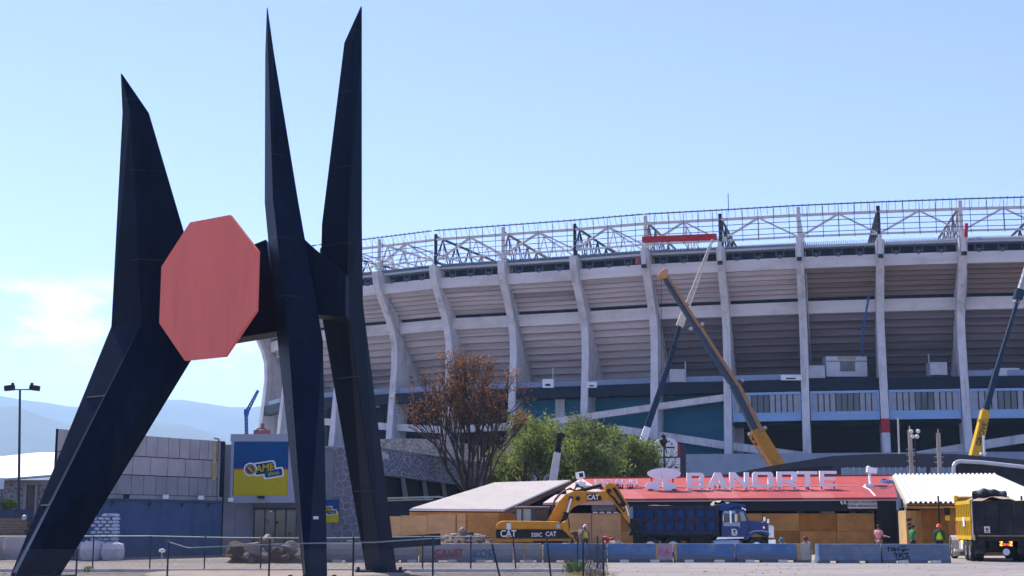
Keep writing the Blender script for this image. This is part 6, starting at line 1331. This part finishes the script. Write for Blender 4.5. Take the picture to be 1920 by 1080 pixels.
def person(lab, px, Y, face, pose, shirt, trous, vest=None, helmet=None, hair=True, rarm=None, sleeves=True, zf=1.0, dz=0):
    x = P(px, 1000, Y).x; t = thing('person', (x, Y, dz), lab, 'person', None, face); t.scale = (zf, zf, zf); J = POSE[pose]
    def mir(n, s): p = J[n]; return (p[0]*s, p[1], p[2])
    def V(p, a, b=None): return (*p, a, b or a)
    arms = {}
    for s in (1, -1):
        e, w_ = mir('elb', s), mir('wri', s)
        if s == -1 and rarm: e, w_ = rarm
        arms[s] = (mir('sho', s), e, w_)
    v = [V(J['pel'],.135,.10), V(J['wai'],.125,.095), V(J['che'],.15,.105), V(J['neb'],.06), V(J['nec'],.05), V(J['hea'],.078,.092), V(J['top'],.055,.06)]
    ed = [(0,1),(1,2),(2,3),(3,4),(4,5),(5,6)]
    hd = Vector(J['hea']); fw = Vector((0,-1,0)) if pose != 'bend' else Vector((0,0,-1)); v.append(V(hd+fw*.10+Vector((0,0,-.005)),.016)); ed.append((5,7))
    for s in (1,-1): v.append(V(hd+Vector((s*.088,.01,-.01)),.018,.012)); ed.append((5,len(v)-1))
    for s in (1,-1):
        n = len(v); S, E_, W_ = arms[s]; d = (Vector(W_)-Vector(E_)).normalized(); si = d.orthogonal().normalized(); pal = Vector(W_)+d*.08
        v += [V(S,.056), V(E_,.042), V(W_,.028), V(pal,.036,.02)]; ed += [(2,n),(n,n+1),(n+1,n+2),(n+2,n+3)]
        for k, (off, ln) in enumerate(((-.03,.065),(-.01,.078),(.011,.074),(.03,.058))):
            a = pal+d*.035+si*off; n2 = len(v); v += [V(a,.0095), V(a+d*ln*.6,.009), V(a+d*ln*.9+Vector((0,-.018,0)),.008)]; ed += [(n+3,n2),(n2,n2+1),(n2+1,n2+2)]
        n2 = len(v); a = Vector(W_)+d*.03+si*-.035; v += [V(a+si*-.012,.011), V(a+d*.04+si*-.025,.009)]; ed += [(n+2,n2),(n2,n2+1)]
    for s in (1,-1):
        n = len(v); v += [V(mir('hip',s),.075), V(mir('kne',s),.053), V(mir('ank',s),.038), V(mir('toe',s),.035,.03)]; ed += [(0,n),(n,n+1),(n+1,n+2),(n+2,n+3)]
    skinmesh('body', v, ed, SKIN, t)
    sv_ = [V(J['pel'],.150,.115), V(J['wai'],.148,.118), V(J['che'],.172,.128), V(J['neb'],.085,.075)]; se = [(0,1),(1,2),(2,3)]
    for s in (1,-1):
        S, E_, W_ = arms[s]; n = len(sv_); k = 1.0 if sleeves else .62; end = Vector(S).lerp(Vector(E_), .75)
        sv_ += [V(S,.078), V(end if not sleeves else E_,.064)]; se += [(2,n),(n,n+1)]
        if sleeves: sv_.append(V(Vector(E_).lerp(Vector(W_),.9),.046)); se.append((n+1,n+2))
    skinmesh('shirt', sv_, se, shirt, t)
    tv = [V(Vector(J['pel'])+Vector((0,0,.02)),.152,.12)]; te = []
    for s in (1,-1): n = len(tv); tv += [V(mir('hip',s),.094), V(mir('kne',s),.072), V(Vector(mir('ank',s))+Vector((0,0,.03)),.058)]; te += [(0,n),(n,n+1),(n+1,n+2)]
    skinmesh('trousers', tv, te, trous, t)
    for s in (1,-1):
        a, b = Vector(mir('ank',s)), Vector(mir('toe',s)); skinmesh('shoe', [V(a+Vector((0,.04,-.045)),.045,.04), V(a.lerp(b,.5)+Vector((0,0,-.02)),.048,.038), V(b+Vector((0,-.02,0)),.042,.034)], [(0,1),(1,2)], BLACKP, t)
    if vest:
        skinmesh('vest', [V(Vector(J['pel'])+Vector((0,0,.03)),.165,.13), V(J['wai'],.165,.135), V(J['che'],.185,.142), V(Vector(J['neb'])+Vector((0,0,-.02)),.13,.1)], [(0,1),(1,2),(2,3)], vest, t)
    ax = (Vector(J['top'])-Vector(J['nec'])).normalized(); q = ax.to_track_quat('Z','Y').to_matrix()
    def cap(name, prof, off, mat):
        m = MB(); m.lathe((0,0,0), prof, 16); m.v = [tuple(q@Vector(p)+Vector(J['hea'])+ax*off) for p in m.v]; return part(name, m, mat, t, False, True)
    if helmet:
        cap('helmet', [(.155,.0),(.125,.012),(.122,.06),(.10,.11),(.05,.145),(0,.152)], .025, helmet)
    elif hair: cap('hair', [(.098,-.03),(.106,.03),(.098,.075),(.06,.115),(0,.128)], .0, HAIR)
    for s in (.032,-.032):
        m = MB(); m.lathe(Vector(J['hea'])+fw*.088+Vector((s,0,.018)), [(0,-.01),(.012,0),(0,.01)], 8); part('eye', m, BLACKP, t, False)
    m = MB(); m.box(Vector(J['hea'])+fw*.088+Vector((0,0,-.045)), (.045,.012,.01)); part('mouth', m, M('lips', (.22,.08,.06), .6), t, False)
    return t
C = lambda n, c: M(n, c, .8, var=.12, scale=6)
PINK = C('pink_cloth', (.60,.26,.30)); GRN = C('green_cloth', (.02,.22,.06)); DKG = C('dark_green_cloth', (.015,.10,.05)); HIV = C('hi_vis_lime', (.42,.75,.04)); HIY = C('hi_vis_yellow', (.62,.70,.10)); NVC = C('navy_cloth', (.02,.03,.06)); JEAN = C('pale_jeans', (.45,.45,.55)); BRC = C('brown_cloth', (.10,.07,.05)); GRC = C('grey_cloth', (.22,.20,.20)); BLC = C('blue_cloth', (.04,.14,.26)); RDC = C('red_cloth', (.48,.03,.03)); TANC = C('tan_trousers', (.30,.16,.14))
HWH = M('helmet_white', (.75,.75,.75), .35); HOR = M('helmet_orange', (.75,.14,.05), .35); HRD = M('helmet_red', (.5,.02,.03), .35)
p1 = person('person in pink shirt seen from behind holding a paper sheet', 1647, 76, R(150), 'stand', PINK, TANC, rarm=((-.27,-.06,1.12),(-.22,-.34,1.12)), sleeves=False) if False else person('person in pink shirt seen from behind holding a paper sheet', 1647, 76, R(128), 'stand', PINK, TANC, rarm=((-.26,-.02,1.12),(-.16,-.28,1.10)), sleeves=False, zf=1.01)
m = MB(); pp = Vector((P(1647,1000,76).x+.47, 76.09, 1.13)); m.box(pp, (.3,.2,.02), Matrix.Rotation(.3,3,'Y')); single('paper_sheet', m, WHITEP, 'white paper sheet in the hand of the person in pink', 'paper')
m = MB(); pp = P(1647,1016,76)
person('person in green shirt with dark hair turned to the right', 1711, 74, R(105), 'stand', GRN, NVC, sleeves=False, zf=1.01)
person('person in lime vest over green shirt with orange helmet seen from behind', 1761, 73, R(165), 'stand', DKG, NVC, HIV, HOR, zf=1.0)
person('person in yellow vest with white helmet standing before the plywood', 1097, 80.5, R(10), 'stand', GRC, NVC, HIY, HWH, dz=.05, zf=.96)
person('person in white helmet half hidden behind the excavator front', 1060, 82, R(60), 'stand', GRC, BRC, None, HWH, zf=.98)
person('person in white helmet stooping right of the excavator house', 1071, 80.6, R(70), 'bend', BRC, BRC, None, HWH, dz=.35)
person('person in red shirt and red helmet bending over by the truck tail', 1150, 79.2, R(-70), 'bend', RDC, BRC, None, HRD, dz=.0)
person('person in yellow vest crouching beside the person in red', 1131, 79.6, R(80), 'crouch', GRC, NVC, HIY, None, dz=.05)
person('person in blue hood crouching behind the barriers near the truck', 1471, 72, R(-40), 'crouch', BLC, NVC, None, M('hood_blue', (.06,.16,.26), .8))
person('person in grey shirt and red cap squatting in the barrier gap', 1514, 71.5, R(-30), 'crouch', GRC, GRC, None, M('cap_maroon', (.16,.03,.03), .7), zf=1.06)
person('person in orange vest beside the white bags at far left', 137, 72, R(60), 'stand', NVC, NVC, M('hi_vis_orange', (.75,.15,.03), .8), None, zf=.9)

# ------------------------------------------------------------------ trees
BARK = M('bark', (.075,.055,.042), .9, var=.35, scale=4, bump=.5); BARKL = M('bark_grey', (.12,.095,.075), .9, var=.35, scale=4, bump=.5)
def grow(mb, p, d, ln, r, depth, tips, rnd, spread, up, kids, drop=.68):
    d = d.normalized(); segs = 3; a = p; pts = [p]
    for k in range(segs):
        d = (d+Vector((rnd.gauss(0,.10),rnd.gauss(0,.10),rnd.gauss(0,.06)+up))).normalized(); b = a+d*ln/segs; r1 = r*(1-.16*(k+1)/segs*1.6); mb.tube(a, b, r*(1-.27*k/segs), 5 if r > .04 else 3, r*(1-.27*(k+1)/segs), 0, False); a = b; pts.append(b)
    if depth == 0: tips.append((a, d)); return
    if depth <= 2: tips.append((pts[2], d))
    for k in range(kids[depth-1]):
        ax = d.orthogonal().normalized(); ax = Matrix.Rotation(rnd.uniform(0, 6.283), 3, d) @ ax; nd = (d+ax*spread*rnd.uniform(.45,1.15)).normalized()
        grow(mb, pts[rnd.choice((2,3,3))], nd, ln*rnd.uniform(.58,.86), r*.6, depth-1, tips, rnd, spread, up, kids)
def leaves(mb, c, n, sd, size, rnd, asp=.5, droop=0):
    for _ in range(n):
        p = c+Vector((rnd.gauss(0,sd), rnd.gauss(0,sd), rnd.gauss(0,sd*.8))); a = Vector((rnd.gauss(0,1), rnd.gauss(0,1), rnd.gauss(0,.6)-droop)).normalized(); b = a.cross(Vector((rnd.gauss(0,1),rnd.gauss(0,1),rnd.gauss(0,1)))).normalized(); s = size*rnd.uniform(.6,1.35)
        mb.add([p-a*s, p+b*s*asp, p+a*s, p-b*s*asp], [(0,1,2,3)])
rnd = random.Random(17)
AT = thing('autumn_tree', (P(880,1000,106).x, 106, 0), 'tree with dark bare limbs and sparse rusty brown leaves before the stadium', 'tree')
m = MB(); tips = []; b0 = Vector(AT.location)
m.tube(b0-Vector((0,0,.2)), b0+Vector((.1,0,3.4)), .36, 10, .30, 0, False); pc = b0+Vector((.1,0,3.3))
for k, (az, el_, ln) in enumerate(((178,60,3.1),(150,72,3.6),(95,82,4.0),(60,78,3.8),(25,70,3.5),(2,58,3.0),(265,78,3.6),(215,66,3.2),(310,68,3.2))):
    d = Vector((math.cos(R(az))*math.cos(R(el_)), math.sin(R(az))*math.cos(R(el_)), math.sin(R(el_)))); grow(m, pc+Vector((0,0,-.3*(k%3))), d, ln, .15, 4, tips, rnd, .46, .06, (4,3,3,3))
part('trunk', m, BARK, AT)
def lc(a, b, n): return M(n, a, .75, leaf=b, transl=.45)
ALV = lc((.17,.065,.03), (.36,.16,.055), 'autumn_leaf'); ALV2 = lc((.085,.042,.03), (.19,.09,.04), 'autumn_leaf_dull')
m1, m2 = MB(), MB(); zs = sorted(t[0].z for t in tips); zmid = zs[len(zs)//3]
for (p, d) in tips:
    n = int(rnd.choice((0,1,5,12))*(1.6 if p.z > zmid+1.2 else (.9 if p.z > zmid-1 else .25)))
    leaves(m1 if rnd.random() < .55 else m2, p, n, .26, .092, rnd, .55, .4)
part('crown', m1, ALV, AT); o = part('crown', m2, ALV2, AT); o['label'] = 'duller brown leaves'
GL1 = lc((.12,.17,.032), (.33,.36,.10), 'pepper_leaf'); GL2 = lc((.06,.095,.022), (.17,.22,.06), 'pepper_leaf_dark')
def pepper(lab, px, Y, pytop, rxp, seed, n, stem=True):
    rnd = random.Random(seed); t = thing('green_tree', (P(px,1000,Y).x, Y, 0), lab, 'tree', None); b0 = Vector(t.location); zt = P(px,pytop,Y).z; rx = rxp*U(Y); m = MB(); tips = []
    m.tube(b0, b0+Vector((.1,0,zt*.28)), .3, 8, .25, 0, False)
    for k in range(7):
        az = 360*k/7+rnd.uniform(-20,20); el_ = rnd.uniform(38,80); d = Vector((math.cos(R(az))*math.cos(R(el_)), math.sin(R(az))*math.cos(R(el_)), math.sin(R(el_)))); grow(m, b0+Vector((.1,0,zt*.27)), d, zt*.25, .12, 3, tips, rnd, .7, .0, (3,3,3))
    part('trunk', m, BARKL, t)
    k1 = max(abs(p.x-b0.x) for p, d in tips); z1 = max(p.z for p, d in tips); c1, c2 = MB(), MB()
    for (p, d) in tips:
        q = Vector((b0.x+(p.x-b0.x)*rx/k1*.92, b0.y+(p.y-b0.y)*rx/k1*.92, p.z*(zt-.4)/z1)); 
        if rnd.random() < .22: continue
        leaves(c1 if rnd.random() < .7 else c2, q, n, .36, .15, rnd, .32, .7)
        leaves(c1, q-Vector((0,0,.5)), n//3, .28, .15, rnd, .3, 1.2)
    for k in range(26):                        # lower skirt of hanging twigs
        a = rnd.uniform(0,6.28); q = b0+Vector((rx*.9*math.cos(a)*rnd.uniform(.5,1), rx*.9*math.sin(a)*rnd.uniform(.5,1), zt*rnd.uniform(.28,.62))); leaves(c1 if rnd.random() < .5 else c2, q, n, .42, .15, rnd, .32, .9)
    part('crown', c1, GL1, t); o = part('crown', c2, GL2, t); o['label'] = 'darker inner foliage'
pepper('light green feathery tree just right of the autumn tree', 995, 117, 768, 76, 1, 46)
pepper('bushy green tree in the middle behind the cream crane boom', 1104, 113, 778, 84, 2, 50)
pepper('green tree ending beside the black street lamp and totem sign', 1190, 115, 808, 66, 3, 44)
pepper('low green tree behind the autumn tree trunk', 940, 119, 838, 34, 4, 34)
bpy.context.view_layer.update()
dg = bpy.context.evaluated_depsgraph_get()      # lettering and cut-out shapes become plain meshes
for o in [o for o in COL.objects if o.type in ('FONT','CURVE')]:
    me = bpy.data.meshes.new_from_object(o.evaluated_get(dg)); nm, pa, mw_ = o.name, o.parent, o.matrix_local.copy(); base_ = nm.split('.')[0]
    q = bpy.data.objects.new(base_+'_', me); COL.objects.link(q); q.parent = pa; q.matrix_local = mw_
    bpy.data.objects.remove(o); q.name = nm
